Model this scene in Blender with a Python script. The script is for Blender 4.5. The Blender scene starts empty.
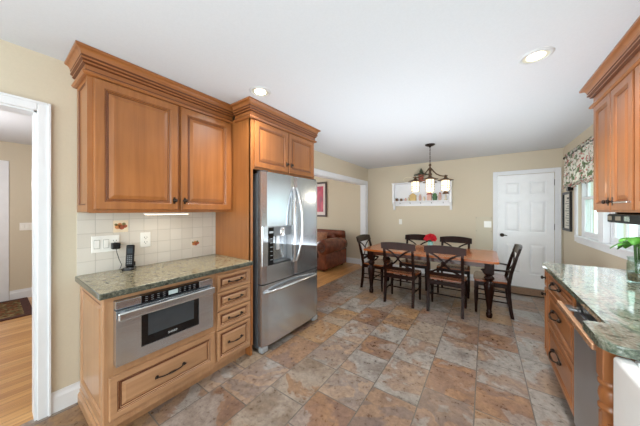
import bpy, bmesh, math, random
from mathutils import Vector, Matrix
random.seed(7)
S = bpy.context.scene
COL = S.collection
PI = math.pi

# ------------------------------------------------------------------ camera
cam_d = bpy.data.cameras.new('camera')
cam_d.sensor_width = 36.0
cam_d.lens = 36.0 * 234.0 / 640.0
cam_d.shift_y = -2.5 / 640.0
cam_d.clip_start = 0.02
cam = bpy.data.objects.new('camera', cam_d)
COL.objects.link(cam)
cam.location = (0, 0, 1.389)
cam.rotation_euler = (PI / 2, 0, 0.614)
S.camera = cam

# ------------------------------------------------------------------ world, light, exposure
S.view_settings.view_transform = 'Standard'
S.view_settings.look = 'None'
S.view_settings.gamma = 1.0
S.view_settings.use_curve_mapping = False
S.view_settings.exposure = 0.66
w = bpy.data.worlds.new('overcast_sky')
S.world = w
w.use_nodes = True
bgn = w.node_tree.nodes['Background']
bgn.inputs[0].default_value = (0.93, 0.97, 1.0, 1)
bgn.inputs[1].default_value = 2.2


def area(name, loc, rot, sx, sy, power, col=(1, 1, 1), spread=PI):
    l = bpy.data.lights.new(name, 'AREA')
    l.shape = 'RECTANGLE'
    l.size, l.size_y = sx, sy
    l.energy = power
    l.color = col
    l.spread = spread
    o = bpy.data.objects.new(name, l)
    o.location = loc
    o.rotation_euler = rot
    COL.objects.link(o)
    return o


# daylight: the sky itself comes in by the dining and sink windows (portals); an unseen patio door is added behind the camera for more
for nm, lc, sx_, sy_ in (('portal_dining_window', (1.21, 3.92, 1.55), 1.1, 1.9), ('portal_sink_window', (1.21, 0.55, 1.57), 1.0, 1.4)):
    area(nm, lc, (0, PI / 2, 0), sx_, sy_, 1).data.cycles.is_portal = True
area('daylight_patio_door', (-0.7, -2.55, 1.2), (PI / 2, 0, 0), 3.3, 2.3, 56, (0.86, 0.94, 1.0))  # added lamp sending cool light in from behind the camera
area('living_room_fill', (-6.3, 3.6, 1.5), (0, -PI / 2, 0), 1.4, 2.4, 42, (0.95, 0.98, 1.0))  # added fill for the living room, its source unseen
# added fill lamps standing in for a flash bounced off the ceiling
area('bounce_fill', (-0.6, -0.9, 1.15), (PI - 0.35, 0, 0), 2.0, 1.6, 9, (0.86, 0.94, 1.0))
area('bounce_fill_forward', (0.2, -1.0, 1.30), (PI - 0.9, 0, 0), 1.6, 1.0, 16, (0.86, 0.94, 1.0))
area('daylight_dining_window', (0.93, 3.92, 1.50), (0, PI / 2 - 0.15, 0), 1.05, 1.9, 3.2, (0.86, 0.94, 1.0))
area('bounce_fill_dining', (-0.7, 2.7, 0.90), (PI - 0.15, 0, 0), 2.3, 2.0, 24, (0.86, 0.94, 1.0))  # added upward fill over the open floor, brightens the dining ceiling
hl = bpy.data.lights.new('hall_fill', 'POINT'); hl.energy = 36; hl.color = (0.95, 0.97, 1.0); hl.shadow_soft_size = 0.25  # added fill for the hall, no fixture belongs to it
ho = bpy.data.objects.new('hall_fill', hl); ho.location = (-4.3, -0.5, 1.7); COL.objects.link(ho)


# ------------------------------------------------------------------ mesh builder
class MB:
    def __init__(self):
        self.v = []
        self.f = []
        self.mi = []
        self.sm = []

    def add(self, vs, fs, m=0, smooth=False, M=None):
        b = len(self.v)
        for p in vs:
            p = Vector(p)
            self.v.append(M @ p if M is not None else p)
        for q in fs:
            self.f.append([b + i for i in q])
            self.mi.append(m)
            self.sm.append(smooth)
        return self

    def addbm(self, bm, m=0, smooth=False, M=None):
        bm.verts.ensure_lookup_table()
        bm.verts.index_update()
        self.add([v.co.copy() for v in bm.verts], [[v.index for v in f.verts] for f in bm.faces], m, smooth, M)
        bm.free()
        return self

    def box(self, x0, x1, y0, y1, z0, z1, bev=0.0, m=0, M=None, seg=2):
        if x0 > x1: x0, x1 = x1, x0
        if y0 > y1: y0, y1 = y1, y0
        if z0 > z1: z0, z1 = z1, z0
        if bev <= 0:
            vs = [(x, y, z) for z in (z0, z1) for (x, y) in ((x0, y0), (x1, y0), (x1, y1), (x0, y1))]
            fs = [(3, 2, 1, 0), (4, 5, 6, 7), (0, 1, 5, 4), (1, 2, 6, 5), (2, 3, 7, 6), (3, 0, 4, 7)]
            return self.add(vs, fs, m, False, M)
        bm = bmesh.new()
        bmesh.ops.create_cube(bm, size=1.0)
        for v in bm.verts:
            v.co = Vector(((x0 + x1) / 2 + v.co.x * (x1 - x0), (y0 + y1) / 2 + v.co.y * (y1 - y0), (z0 + z1) / 2 + v.co.z * (z1 - z0)))
        bv = min(bev, 0.49 * min(x1 - x0, y1 - y0, z1 - z0))
        bmesh.ops.bevel(bm, geom=list(bm.edges), offset=bv, segments=seg, affect='EDGES', profile=0.5)
        return self.addbm(bm, m, False, M)

    def prism(self, poly, h0, h1, m=0, M=None, bev=0.0, seg=2, bottom=False, smooth=False, side_m=None):
        """polygon in local xy, from z=h0 to z=h1; bev rounds the rim edges"""
        bm = bmesh.new()
        a = [bm.verts.new((p[0], p[1], h0)) for p in poly]
        b = [bm.verts.new((p[0], p[1], h1)) for p in poly]
        n = len(poly)
        area2 = sum(poly[i][0] * poly[(i + 1) % n][1] - poly[(i + 1) % n][0] * poly[i][1] for i in range(n))
        if area2 < 0:
            a.reverse(); b.reverse()
        bm.faces.new(list(reversed(a)))
        top = bm.faces.new(b)
        for i in range(n):
            j = (i + 1) % n
            bm.faces.new((a[i], a[j], b[j], b[i]))
        if bev > 0:
            es = list(top.edges)
            if bottom:
                es += [e for e in bm.edges if all(v in a for v in e.verts)]
            bmesh.ops.bevel(bm, geom=es, offset=bev, segments=seg, affect='EDGES', profile=0.5)
        if side_m is not None:
            bm.normal_update()
            bm.verts.index_update()
            vs = [v.co.copy() for v in bm.verts]
            for flag, mm in ((True, m), (False, side_m)):
                self.add(vs, [[v.index for v in f.verts] for f in bm.faces if (abs(f.normal.z) > 0.9) == flag], mm, smooth, M)
            bm.free()
            return self
        return self.addbm(bm, m, smooth, M)

    def lathe(self, prof, c=(0, 0, 0), seg=20, m=0, M=None, smooth=True, cap=True):
        vs, fs = [], []
        n = len(prof)
        for r, z in prof:
            for k in range(seg):
                a = 2 * PI * k / seg
                vs.append((c[0] + r * math.cos(a), c[1] + r * math.sin(a), c[2] + z))
        for i in range(n - 1):
            for k in range(seg):
                k2 = (k + 1) % seg
                fs.append((i * seg + k, i * seg + k2, (i + 1) * seg + k2, (i + 1) * seg + k))
        self.add(vs, fs, m, smooth, M)
        if cap:
            self.add(vs[:seg], [list(range(seg))[::-1]], m, False, M)
            self.add(vs[-seg:], [list(range(seg))], m, False, M)
        return self

    def ball(self, c, r, m=0, seg=12, sz=1.0, M=None):
        k = 8
        prof = [(max(1e-4, r * math.sin(PI * i / k)), -r * sz * math.cos(PI * i / k)) for i in range(k + 1)]
        return self.lathe(prof, c, seg, m, M, True, False)

    def tube(self, pts, r, seg=8, m=0, M=None, cap=True, flat=None):
        """round tube along a polyline; r scalar or list; flat=(su,sv) squashes the section"""
        pts = [Vector(p) for p in pts]
        n = len(pts)
        rs = r if isinstance(r, (list, tuple)) else [r] * n
        vs, fs = [], []
        up = Vector((0, 0, 1))
        t0 = (pts[1] - pts[0]).normalized()
        if abs(t0.dot(up)) > 0.95:
            up = Vector((1, 0, 0))
        prev = None
        for i in range(n):
            if i == 0: t = pts[1] - pts[0]
            elif i == n - 1: t = pts[-1] - pts[-2]
            else: t = (pts[i + 1] - pts[i]).normalized() + (pts[i] - pts[i - 1]).normalized()
            t.normalize()
            u = (up - t * up.dot(t)) if prev is None else (prev - t * prev.dot(t))
            u.normalize()
            prev = u
            v = t.cross(u)
            for k in range(seg):
                a = 2 * PI * k / seg
                su, sv = flat if flat else (1, 1)
                vs.append(pts[i] + (u * math.cos(a) * su + v * math.sin(a) * sv) * rs[i])
        for i in range(n - 1):
            for k in range(seg):
                k2 = (k + 1) % seg
                fs.append((i * seg + k, i * seg + k2, (i + 1) * seg + k2, (i + 1) * seg + k))
        self.add(vs, fs, m, True, M)
        if cap:
            self.add(vs[:seg], [list(range(seg))[::-1]], m, False, M)
            self.add(vs[-seg:], [list(range(seg))], m, False, M)
        return self

    def sweep(self, path, prof, m=0, side=1, dark=(), dm=1):
        """horizontal moulding: path of (x,y), profile of (out, z); out points to the right of the path times side"""
        P = [Vector((p[0], p[1])) for p in path]
        n = len(P)
        offs = []
        for i in range(n):
            ns = []
            if i > 0:
                d = (P[i] - P[i - 1]).normalized(); ns.append(Vector((d.y, -d.x)) * side)
            if i < n - 1:
                d = (P[i + 1] - P[i]).normalized(); ns.append(Vector((d.y, -d.x)) * side)
            if len(ns) == 1: o = ns[0]
            else:
                o = (ns[0] + ns[1]).normalized()
                o = o / max(0.2, o.dot(ns[0]))
            offs.append(o)
        vs, fs, ds = [], [], []
        k = len(prof)
        for i in range(n):
            for (o, z) in prof:
                q = P[i] + offs[i] * o
                vs.append((q.x, q.y, z))
        for i in range(n - 1):
            for j in range(k):
                j2 = (j + 1) % k
                q = (i * k + j, i * k + j2, (i + 1) * k + j2, (i + 1) * k + j)
                (ds if j in dark else fs).append(q)
        self.add(vs, fs, m)
        self.add(vs, ds, dm)
        self.add(vs[:k], [list(range(k))], m)
        self.add(vs[-k:], [list(range(k))[::-1]], m)
        return self

    def panel(self, O, U, V, N, w, h, prof, back=True):
        """rectangle w x h at O with nested rings (inset, depth, material of ring to next); closed by a cap"""
        O, U, V, N = Vector(O), Vector(U), Vector(V), Vector(N)
        flip = U.cross(V).dot(N) < 0
        prev = None
        for (ins, dep, mm) in prof:
            ring = [O + U * a + V * b + N * dep for (a, b) in ((ins, ins), (w - ins, ins), (w - ins, h - ins), (ins, h - ins))]
            if prev is not None:
                fs = [(i, (i + 1) % 4, 4 + (i + 1) % 4, 4 + i) for i in range(4)]
                if flip: fs = [q[::-1] for q in fs]
                self.add(prev[0] + ring, fs, prev[1])
            elif back:
                self.add(ring, [(0, 1, 2, 3) if flip else (3, 2, 1, 0)], mm)
            prev = (ring, mm)
        self.add(prev[0], [(3, 2, 1, 0) if flip else (0, 1, 2, 3)], prev[1])
        return self

    def build(self, name, mats, parent=None, local=False, loc=None, rot=0.0):
        if not isinstance(mats, (list, tuple)): mats = [mats]
        me = bpy.data.meshes.new(name)
        off = Vector((0, 0, 0))
        if parent is not None and not local:
            q = parent
            while q is not None:
                off += Vector(q.location); q = q.parent
        elif parent is None and not local:
            if loc is not None: off = Vector(loc)
            else:
                xs = [p.x for p in self.v]; ys = [p.y for p in self.v]; zs = [p.z for p in self.v]
                off = Vector(((min(xs) + max(xs)) / 2, (min(ys) + max(ys)) / 2, min(zs)))
        me.from_pydata([tuple(p - off) for p in self.v], [], self.f)
        for mt in mats: me.materials.append(mt)
        me.polygons.foreach_set('material_index', self.mi)
        me.polygons.foreach_set('use_smooth', self.sm)
        me.update()
        o = bpy.data.objects.new(name, me)
        COL.objects.link(o)
        if parent is not None: o.parent = parent
        elif not local: o.location = off
        elif loc is not None: o.location = loc
        if rot: o.rotation_euler = (0, 0, rot)
        return o


def tag(o, label, cat, group=None):
    o['label'] = label
    o['category'] = cat
    if group: o['group'] = group
    return o


def thing(name, label, cat, loc, rot=0.0, group=None):
    o = bpy.data.objects.new(name, None)
    o.empty_display_size = 0.1
    o.location = loc
    o.rotation_euler = (0, 0, rot)
    COL.objects.link(o)
    return tag(o, label, cat, group)


def struct(name, mb, mats, parent=None):
    o = mb.build(name, mats, parent)
    o['kind'] = 'structure'
    return o


def copy_tree(o, parent=None):
    c = o.copy()
    COL.objects.link(c)
    if parent is not None: c.parent = parent
    for ch in list(o.children): copy_tree(ch, c)
    return c


def holed(mb, axis, t0, t1, u0, u1, z0, z1, holes, m=0):
    """wall slab normal to axis ('x' or 'y') from t0..t1 thick, u range, z range, rectangular holes (ua,ub,za,zb)"""
    us = sorted(set([u0, u1] + [h for q in holes for h in q[:2] if u0 < h < u1]))
    zs = sorted(set([z0, z1] + [h for q in holes for h in q[2:] if z0 < h < z1]))
    for i in range(len(us) - 1):
        for j in range(len(zs) - 1):
            cu, cz = (us[i] + us[i + 1]) / 2, (zs[j] + zs[j + 1]) / 2
            if any(q[0] < cu < q[1] and q[2] < cz < q[3] for q in holes): continue
            if axis == 'x': mb.box(t0, t1, us[i], us[i + 1], zs[j], zs[j + 1], 0, m)
            else: mb.box(us[i], us[i + 1], t0, t1, zs[j], zs[j + 1], 0, m)
    return mb


def rounded(x0, x1, y0, y1, r, n=5):
    pts = []
    for cx, cy, a0 in ((x1 - r, y0 + r, -PI / 2), (x1 - r, y1 - r, 0), (x0 + r, y1 - r, PI / 2), (x0 + r, y0 + r, PI)):
        for k in range(n + 1):
            a = a0 + PI / 2 * k / n
            pts.append((cx + r * math.cos(a), cy + r * math.sin(a)))
    return pts


# ------------------------------------------------------------------ materials
def lin(c):
    out = []
    for v in c:
        v = v / 255.0
        out.append(v / 12.92 if v <= 0.04045 else ((v + 0.055) / 1.055) ** 2.4)
    return (out[0], out[1], out[2], 1.0)


class Mat:
    def __init__(self, name):
        self.m = bpy.data.materials.new(name)
        self.m.use_nodes = True
        self.t = self.m.node_tree
        self.b = self.t.nodes['Principled BSDF']

    def n(self, kind, **kw):
        nd = self.t.nodes.new(kind)
        for k, v in kw.items():
            if k.startswith('i_'):
                nd.inputs[k[2:].replace('_', ' ')].default_value = v
            else: setattr(nd, k, v)
        return nd

    def l(self, a, b): self.t.links.new(a, b)

    def coords(self, scale=(1, 1, 1), world=False, loc=(0, 0, 0), rot=(0, 0, 0)):
        if world: src = self.n('ShaderNodeNewGeometry').outputs['Position']
        else: src = self.n('ShaderNodeTexCoord').outputs['Object']
        mp = self.n('ShaderNodeMapping')
        mp.inputs['Scale'].default_value = scale
        mp.inputs['Location'].default_value = loc
        mp.inputs['Rotation'].default_value = rot
        self.l(src, mp.inputs[0])
        return mp.outputs[0]

    def noise(self, vec, scale, detail=4, rough=0.55, dist=0.0):
        nd = self.n('ShaderNodeTexNoise')
        nd.inputs['Scale'].default_value = scale
        nd.inputs['Detail'].default_value = detail
        nd.inputs['Roughness'].default_value = rough
        nd.inputs['Distortion'].default_value = dist
        self.l(vec, nd.inputs['Vector'])
        return nd.outputs['Fac']

    def ramp(self, fac, stops, interp='LINEAR'):
        nd = self.n('ShaderNodeValToRGB')
        nd.color_ramp.interpolation = interp
        els = nd.color_ramp.elements
        while len(els) < len(stops): els.new(0.5)
        for e, (p, c) in zip(els, stops):
            e.position = p
            e.color = lin(c)
        self.l(fac, nd.inputs[0])
        return nd.outputs[0]

    def mix(self, fac, a, b, mode='MIX'):
        nd = self.n('ShaderNodeMix')
        nd.data_type = 'RGBA'
        nd.blend_type = mode
        for sock, v in ((nd.inputs[0], fac), (nd.inputs[6], a), (nd.inputs[7], b)):
            if isinstance(v, (int, float)): sock.default_value = v
            elif isinstance(v, tuple): sock.default_value = v
            else: self.l(v, sock)
        return nd.outputs[2]

    def bump(self, h, strength=0.2, dist=0.01):
        nd = self.n('ShaderNodeBump')
        nd.inputs['Strength'].default_value = strength
        nd.inputs['Distance'].default_value = dist
        self.l(h, nd.inputs['Height'])
        self.l(nd.outputs[0], self.b.inputs['Normal'])

    def col(self, c):
        if isinstance(c, tuple): self.b.inputs['Base Color'].default_value = c
        else: self.l(c, self.b.inputs['Base Color'])
        return self

    def set(self, rough=0.5, metal=0.0, spec=0.5, coat=0.0):
        self.b.inputs['Roughness'].default_value = rough
        self.b.inputs['Metallic'].default_value = metal
        self.b.inputs['Specular IOR Level'].default_value = spec
        self.b.inputs['Coat Weight'].default_value = coat
        self.b.inputs['Coat Roughness'].default_value = 0.12
        return self


def plain(name, c, rough=0.5, metal=0.0, spec=0.5, var=0.04, scale=8.0, coat=0.0):
    m = Mat(name)
    f = m.noise(m.coords(), scale, 3)
    lo = tuple(max(0, v * (1 - var)) for v in c); hi = tuple(min(255, v * (1 + var)) for v in c)
    m.col(m.ramp(f, [(0.3, lo), (0.7, hi)])).set(rough, metal, spec, coat)
    return m.m


def wood(name, dark, light, axis='z', rough=0.35, coat=0.3, k=1.0, spec=0.5):
    m = Mat(name)
    s = {'x': (1.2, 26, 26), 'y': (26, 1.2, 26), 'z': (26, 26, 1.2)}[axis]
    v = m.coords(tuple(q * k for q in s))
    f = m.noise(v, 1.0, 5, 0.6, 0.6)
    g = m.noise(m.coords((2.2, 2.2, 2.2)), 1.0, 2)
    a = m.ramp(f, [(0.28, dark), (0.75, light)])
    b = m.ramp(g, [(0.3, (225, 225, 225)), (0.7, (255, 255, 255))])
    m.col(m.mix(1.0, a, b, 'MULTIPLY')).set(rough, 0, spec, coat)
    m.bump(f, 0.04, 0.002)
    return m.m


def emit(name, c, strength):
    m = Mat(name)
    m.col(lin(c)).set(0.5)
    m.b.inputs['Emission Color'].default_value = lin(c)
    m.b.inputs['Emission Strength'].default_value = strength
    return m.m


def glass(name, tint=(240, 250, 248), refl=0.12):
    m = Mat(name)
    out = m.t.nodes['Material Output']
    tr = m.n('ShaderNodeBsdfTransparent'); tr.inputs[0].default_value = lin(tint)
    gl = m.n('ShaderNodeBsdfGlossy'); gl.inputs['Roughness'].default_value = 0.02
    lw_ = m.n('ShaderNodeLayerWeight'); lw_.inputs[0].default_value = 0.5
    pw = m.n('ShaderNodeMath'); pw.operation = 'POWER'; pw.inputs[1].default_value = 4.0
    m.l(lw_.outputs['Facing'], pw.inputs[0])
    fr = m.n('ShaderNodeMath'); fr.operation = 'MULTIPLY_ADD'; fr.inputs[1].default_value = 0.45; fr.inputs[2].default_value = 0.03
    m.l(pw.outputs[0], fr.inputs[0])
    mx = m.n('ShaderNodeMixShader')
    m.l(fr.outputs[0], mx.inputs[0]); m.l(tr.outputs[0], mx.inputs[1]); m.l(gl.outputs[0], mx.inputs[2])
    m.l(mx.outputs[0], out.inputs[0])
    return m.m


def granite(name, stops, vein, scale=1.0, vdir=(1.0, 1.0, 1.0)):
    m = Mat(name)
    v = m.coords()
    a = m.noise(v, 85 * scale, 6, 0.7)
    b = m.noise(m.coords(vdir), 7 * scale, 5, 0.65, 1.6)
    c = m.noise(v, 28 * scale, 3, 0.6)
    base = m.ramp(a, stops)
    veins = m.ramp(b, [(0.36, vein[0]), (0.48, vein[1]), (0.55, vein[2]), (0.66, vein[3])])
    col = m.mix(0.5, base, veins)
    dk = m.ramp(c, [(0.35, (70, 72, 60)), (0.48, (255, 255, 255))])
    m.col(m.mix(0.55, col, dk, 'MULTIPLY')).set(0.08, 0, 0.5)
    return m.m


def slate():
    m = Mat('slate_tile')
    v = m.coords((1, 1, 1), True, (0.14, 0.06, 0), (0, 0, PI / 2))
    br = m.n('ShaderNodeTexBrick')
    br.offset = 0.5; br.offset_frequency = 2; br.squash = 0.72; br.squash_frequency = 3
    br.inputs['Color1'].default_value = (0, 0, 0, 1)
    br.inputs['Color2'].default_value = (1, 1, 1, 1)
    br.inputs['Mortar'].default_value = (0.5, 0.5, 0.5, 1)
    br.inputs['Scale'].default_value = 1.0
    br.inputs['Mortar Size'].default_value = 0.004
    br.inputs['Mortar Smooth'].default_value = 0.2
    br.inputs['Brick Width'].default_value = 0.46
    br.inputs['Row Height'].default_value = 0.332
    m.l(v, br.inputs['Vector'])
    rnd = m.n('ShaderNodeRGBToBW'); m.l(br.outputs['Color'], rnd.inputs[0])
    # per-tile shift of the cloud pattern
    geo = m.n('ShaderNodeNewGeometry').outputs['Position']
    comb = m.n('ShaderNodeCombineXYZ'); 
    sc = m.n('ShaderNodeMath'); sc.operation = 'MULTIPLY'; sc.inputs[1].default_value = 37.0
    m.l(rnd.outputs[0], sc.inputs[0]); m.l(sc.outputs[0], comb.inputs[2])
    ad = m.n('ShaderNodeVectorMath'); ad.operation = 'ADD'
    m.l(geo, ad.inputs[0]); m.l(comb.outputs[0], ad.inputs[1])
    cl = m.noise(ad.outputs[0], 2.0, 7, 0.56, 0.5)
    sh = m.n('ShaderNodeMath'); sh.operation = 'MULTIPLY_ADD'; sh.inputs[1].default_value = 5.17; sh.inputs[2].default_value = 0.0
    m.l(rnd.outputs[0], sh.inputs[0])
    fr_ = m.n('ShaderNodeMath'); fr_.operation = 'FRACT'; m.l(sh.outputs[0], fr_.inputs[0])
    sh2 = m.n('ShaderNodeMath'); sh2.operation = 'MULTIPLY_ADD'; sh2.inputs[1].default_value = 0.26; sh2.inputs[2].default_value = -0.12
    m.l(fr_.outputs[0], sh2.inputs[0])
    sm = m.n('ShaderNodeMath'); sm.operation = 'ADD'; m.l(cl, sm.inputs[0]); m.l(sh2.outputs[0], sm.inputs[1])
    cl = sm.outputs[0]
    fine = m.noise(ad.outputs[0], 26, 8, 0.72, 0.2)
    tile = m.ramp(rnd.outputs[0], [(0.0, (158, 153, 147)), (0.13, (168, 142, 114)), (0.26, (142, 114, 98)), (0.38, (170, 166, 160)),
                                   (0.50, (178, 146, 106)), (0.62, (136, 126, 120)), (0.74, (154, 122, 103)), (0.88, (162, 156, 150))], 'CONSTANT')
    cloud = m.ramp(cl, [(0.30, (112, 102, 96)), (0.38, (154, 150, 145)), (0.45, (160, 152, 144)), (0.465, (140, 106, 84)), (0.55, (168, 130, 92)), (0.575, (122, 98, 88)), (0.66, (146, 116, 92)), (0.68, (150, 144, 138)), (0.8, (168, 164, 158))])
    c1 = m.mix(0.6, tile, cloud)
    mid = m.noise(ad.outputs[0], 7.5, 6, 0.7, 0.8)
    c1 = m.mix(0.75, c1, m.ramp(mid, [(0.34, (206, 199, 194)), (0.5, (246, 243, 240)), (0.64, (255, 255, 255))]), 'MULTIPLY')
    sp = m.ramp(fine, [(0.34, (186, 180, 176)), (0.64, (255, 255, 255))])
    c2 = m.mix(0.75, c1, sp, 'MULTIPLY')
    c3 = m.mix(br.outputs['Fac'], c2, lin((92, 86, 80)))
    m.col(c3).set(0.36, 0, 0.5)
    rr = m.n('ShaderNodeMapRange'); rr.inputs['To Min'].default_value = 0.18; rr.inputs['To Max'].default_value = 0.42
    m.l(fine, rr.inputs['Value']); m.l(rr.outputs[0], m.b.inputs['Roughness'])
    inv = m.n('ShaderNodeMath'); inv.operation = 'SUBTRACT'
    m.l(fine, inv.inputs[0]); m.l(br.outputs['Fac'], inv.inputs[1])
    m.bump(inv.outputs[0], 0.28, 0.006)
    return m.m


def planks(name, c1, c2, c3):
    m = Mat(name)
    v = m.coords((1, 1, 1), True, (0, 0, 0), (0, 0, PI / 2))
    br = m.n('ShaderNodeTexBrick')
    br.offset = 0.37; br.offset_frequency = 2
    br.inputs['Color1'].default_value = (0, 0, 0, 1)
    br.inputs['Color2'].default_value = (1, 1, 1, 1)
    br.inputs['Mortar'].default_value = (0.2, 0.2, 0.2, 1)
    br.inputs['Scale'].default_value = 1.0
    br.inputs['Mortar Size'].default_value = 0.0012
    br.inputs['Brick Width'].default_value = 1.1
    br.inputs['Row Height'].default_value = 0.083
    m.l(v, br.inputs['Vector'])
    bw = m.n('ShaderNodeRGBToBW'); m.l(br.outputs['Color'], bw.inputs[0])
    base = m.ramp(bw.outputs[0], [(0, c1), (0.5, c2), (1, c3)])
    g = m.noise(m.coords((30, 1.6, 30), True), 1.0, 5, 0.6, 0.8)
    gr = m.ramp(g, [(0.3, (205, 195, 185)), (0.65, (255, 255, 255))])
    c = m.mix(0.8, base, gr, 'MULTIPLY')
    m.col(m.mix(br.outputs['Fac'], c, lin((110, 70, 35)))).set(0.28, 0, 0.5, 0.2)
    return m.m


def wall_tile():
    m = Mat('cream_wall_tile')
    geo = m.n('ShaderNodeNewGeometry').outputs['Position']
    sp = m.n('ShaderNodeSeparateXYZ'); m.l(geo, sp.inputs[0])
    cb = m.n('ShaderNodeCombineXYZ')
    m.l(sp.outputs[1], cb.inputs[0]); m.l(sp.outputs[2], cb.inputs[1])
    mp = m.n('ShaderNodeMapping'); mp.inputs['Location'].default_value = (-0.367, -0.905, 0)
    m.l(cb.outputs[0], mp.inputs[0])
    br = m.n('ShaderNodeTexBrick')
    br.offset = 0.0; br.squash = 1.0
    br.inputs['Color1'].default_value = lin((216, 209, 199))
    br.inputs['Color2'].default_value = lin((208, 200, 189))
    br.inputs['Mortar'].default_value = lin((188, 181, 170))
    br.inputs['Scale'].default_value = 1.0
    br.inputs['Mortar Size'].default_value = 0.0022
    br.inputs['Mortar Smooth'].default_value = 0.5
    br.inputs['Brick Width'].default_value = 0.1035
    br.inputs['Row Height'].default_value = 0.1035
    m.l(mp.outputs[0], br.inputs['Vector'])
    m.col(br.outputs['Color']).set(0.22, 0, 0.5)
    inv = m.n('ShaderNodeMath'); inv.operation = 'SUBTRACT'; inv.inputs[0].default_value = 1.0
    m.l(br.outputs['Fac'], inv.inputs[1])
    m.bump(inv.outputs[0], 0.5, 0.003)
    return m.m


def steel(name, c=(196, 198, 200), axis='z', rough=0.24):
    m = Mat(name)
    s = {'z': (160, 160, 1.5), 'y': (160, 1.5, 160)}[axis]
    f = m.noise(m.coords(s), 1.0, 3)
    m.col(m.ramp(f, [(0.3, tuple(v * 0.94 for v in c)), (0.7, c)])).set(rough, 0.9)
    rr = m.n('ShaderNodeMapRange'); rr.inputs['To Min'].default_value = rough * 0.8; rr.inputs['To Max'].default_value = rough * 1.25
    m.l(f, rr.inputs['Value']); m.l(rr.outputs[0], m.b.inputs['Roughness'])
    return m.m


def paint(name, c, rough=0.85):
    m = Mat(name)
    f = m.noise(m.coords((1, 1, 1), True), 90, 3)
    m.col(m.ramp(f, [(0.3, tuple(v * 0.985 for v in c)), (0.7, c)])).set(rough, 0, 0.3)
    m.bump(f, 0.03, 0.002)
    return m.m


def floral():
    m = Mat('floral_fabric')
    v = m.coords((1, 1, 1))
    a = m.noise(v, 17, 3, 0.6, 1.2)
    b = m.noise(m.coords((1, 1, 1), False, (3, 1, 2)), 15, 3, 0.6, 1.0)
    c = m.noise(m.coords((1, 1, 1), False, (7, 5, 1)), 21, 4, 0.6, 1.5)
    base = m.mix(m.ramp(a, [(0.56, (0, 0, 0)), (0.60, (255, 255, 255))]), lin((244, 240, 232)), lin((200, 112, 104)))
    base = m.mix(m.ramp(b, [(0.53, (0, 0, 0)), (0.57, (255, 255, 255))]), base, lin((128, 146, 110)))
    base = m.mix(m.ramp(c, [(0.60, (0, 0, 0)), (0.64, (255, 255, 255))]), base, lin((120, 108, 108)))
    m.col(base).set(0.9, 0, 0.2)
    tl = m.n('ShaderNodeBsdfTranslucent'); m.l(base, tl.inputs[0])
    mx = m.n('ShaderNodeMixShader'); mx.inputs[0].default_value = 0.45
    m.l(m.b.outputs[0], mx.inputs[1]); m.l(tl.outputs[0], mx.inputs[2])
    m.l(mx.outputs[0], m.t.nodes['Material Output'].inputs[0])
    return m.m


def rugmat():
    m = Mat('woven_rug')
    v = m.coords()
    vo = m.n('ShaderNodeTexVoronoi'); vo.inputs['Scale'].default_value = 16
    m.l(v, vo.inputs['Vector'])
    a = m.noise(v, 30, 4, 0.7)
    c = m.ramp(vo.outputs['Distance'], [(0.1, (150, 120, 80)), (0.35, (128, 62, 44)), (0.55, (112, 104, 72)), (0.8, (168, 140, 100))])
    g = m.ramp(a, [(0.35, (150, 140, 130)), (0.65, (255, 255, 255))])
    m.col(m.mix(0.8, c, g, 'MULTIPLY')).set(0.95, 0, 0.1)
    return m.m


def leather():
    m = Mat('brown_leather')
    v = m.coords()
    a = m.noise(v, 9, 4, 0.6)
    b = m.noise(v, 120, 2)
    m.col(m.ramp(a, [(0.3, (80, 38, 25)), (0.7, (130, 68, 44))])).set(0.26, 0, 0.5)
    m.bump(b, 0.15, 0.003)
    return m.m


WHITE = plain('white_trim_paint', (226, 227, 230), 0.4, var=0.01)
DOORW = plain('white_door_paint', (240, 241, 243), 0.35, var=0.01)
TAN = paint('tan_wall_paint', (208, 196, 175))
CEIL = paint('ceiling_paint', (214, 216, 220))
SLATE = slate()
HARD = planks('oak_plank_floor', (196, 140, 84), (214, 160, 100), (224, 176, 118))
CAB = wood('maple_cabinet_vertical_grain', (148, 90, 44), (174, 110, 58), 'z')
CABY = wood('maple_cabinet_horizontal_grain', (144, 86, 42), (170, 106, 56), 'y')
BASE = wood('maple_base_vertical_grain', (174, 128, 92), (194, 148, 108), 'z')
BASEY = wood('maple_base_horizontal_grain', (174, 128, 92), (194, 148, 108), 'y')
RCAB = wood('maple_island_grain', (146, 88, 46), (172, 108, 60), 'z')
RCABY = wood('maple_island_cross_grain', (146, 88, 46), (172, 108, 60), 'y')
GLAZE = plain('brown_glaze_line', (98, 52, 24), 0.45)
BRONZE = plain('dark_bronze_hardware', (52, 42, 36), 0.35, 0.8)
BLACK = plain('black_plastic', (18, 18, 20), 0.25)
DGREY = plain('dark_grey_plastic', (62, 63, 65), 0.4)
SIDEG = plain('grey_appliance_side', (88, 88, 90), 0.45, 0.3)
STEEL = steel('brushed_stainless', (206, 212, 218), 'z', 0.19)
STEELH = steel('brushed_stainless_horizontal', (208, 215, 222), 'y', 0.15)
STEELP = steel('polished_stainless', (215, 216, 218), 'z', 0.14)
GLASSB = plain('black_oven_glass', (14, 14, 16), 0.05)
GRANL = granite('gold_green_granite', [(0.32, (70, 68, 54)), (0.5, (146, 136, 112)), (0.68, (198, 186, 158))],
                [(92, 92, 74), (160, 150, 118), (118, 112, 84), (180, 172, 146)])
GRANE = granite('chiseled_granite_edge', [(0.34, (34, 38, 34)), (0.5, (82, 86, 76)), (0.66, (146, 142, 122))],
                [(40, 46, 42), (92, 94, 84), (60, 64, 58), (120, 118, 100)])
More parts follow.
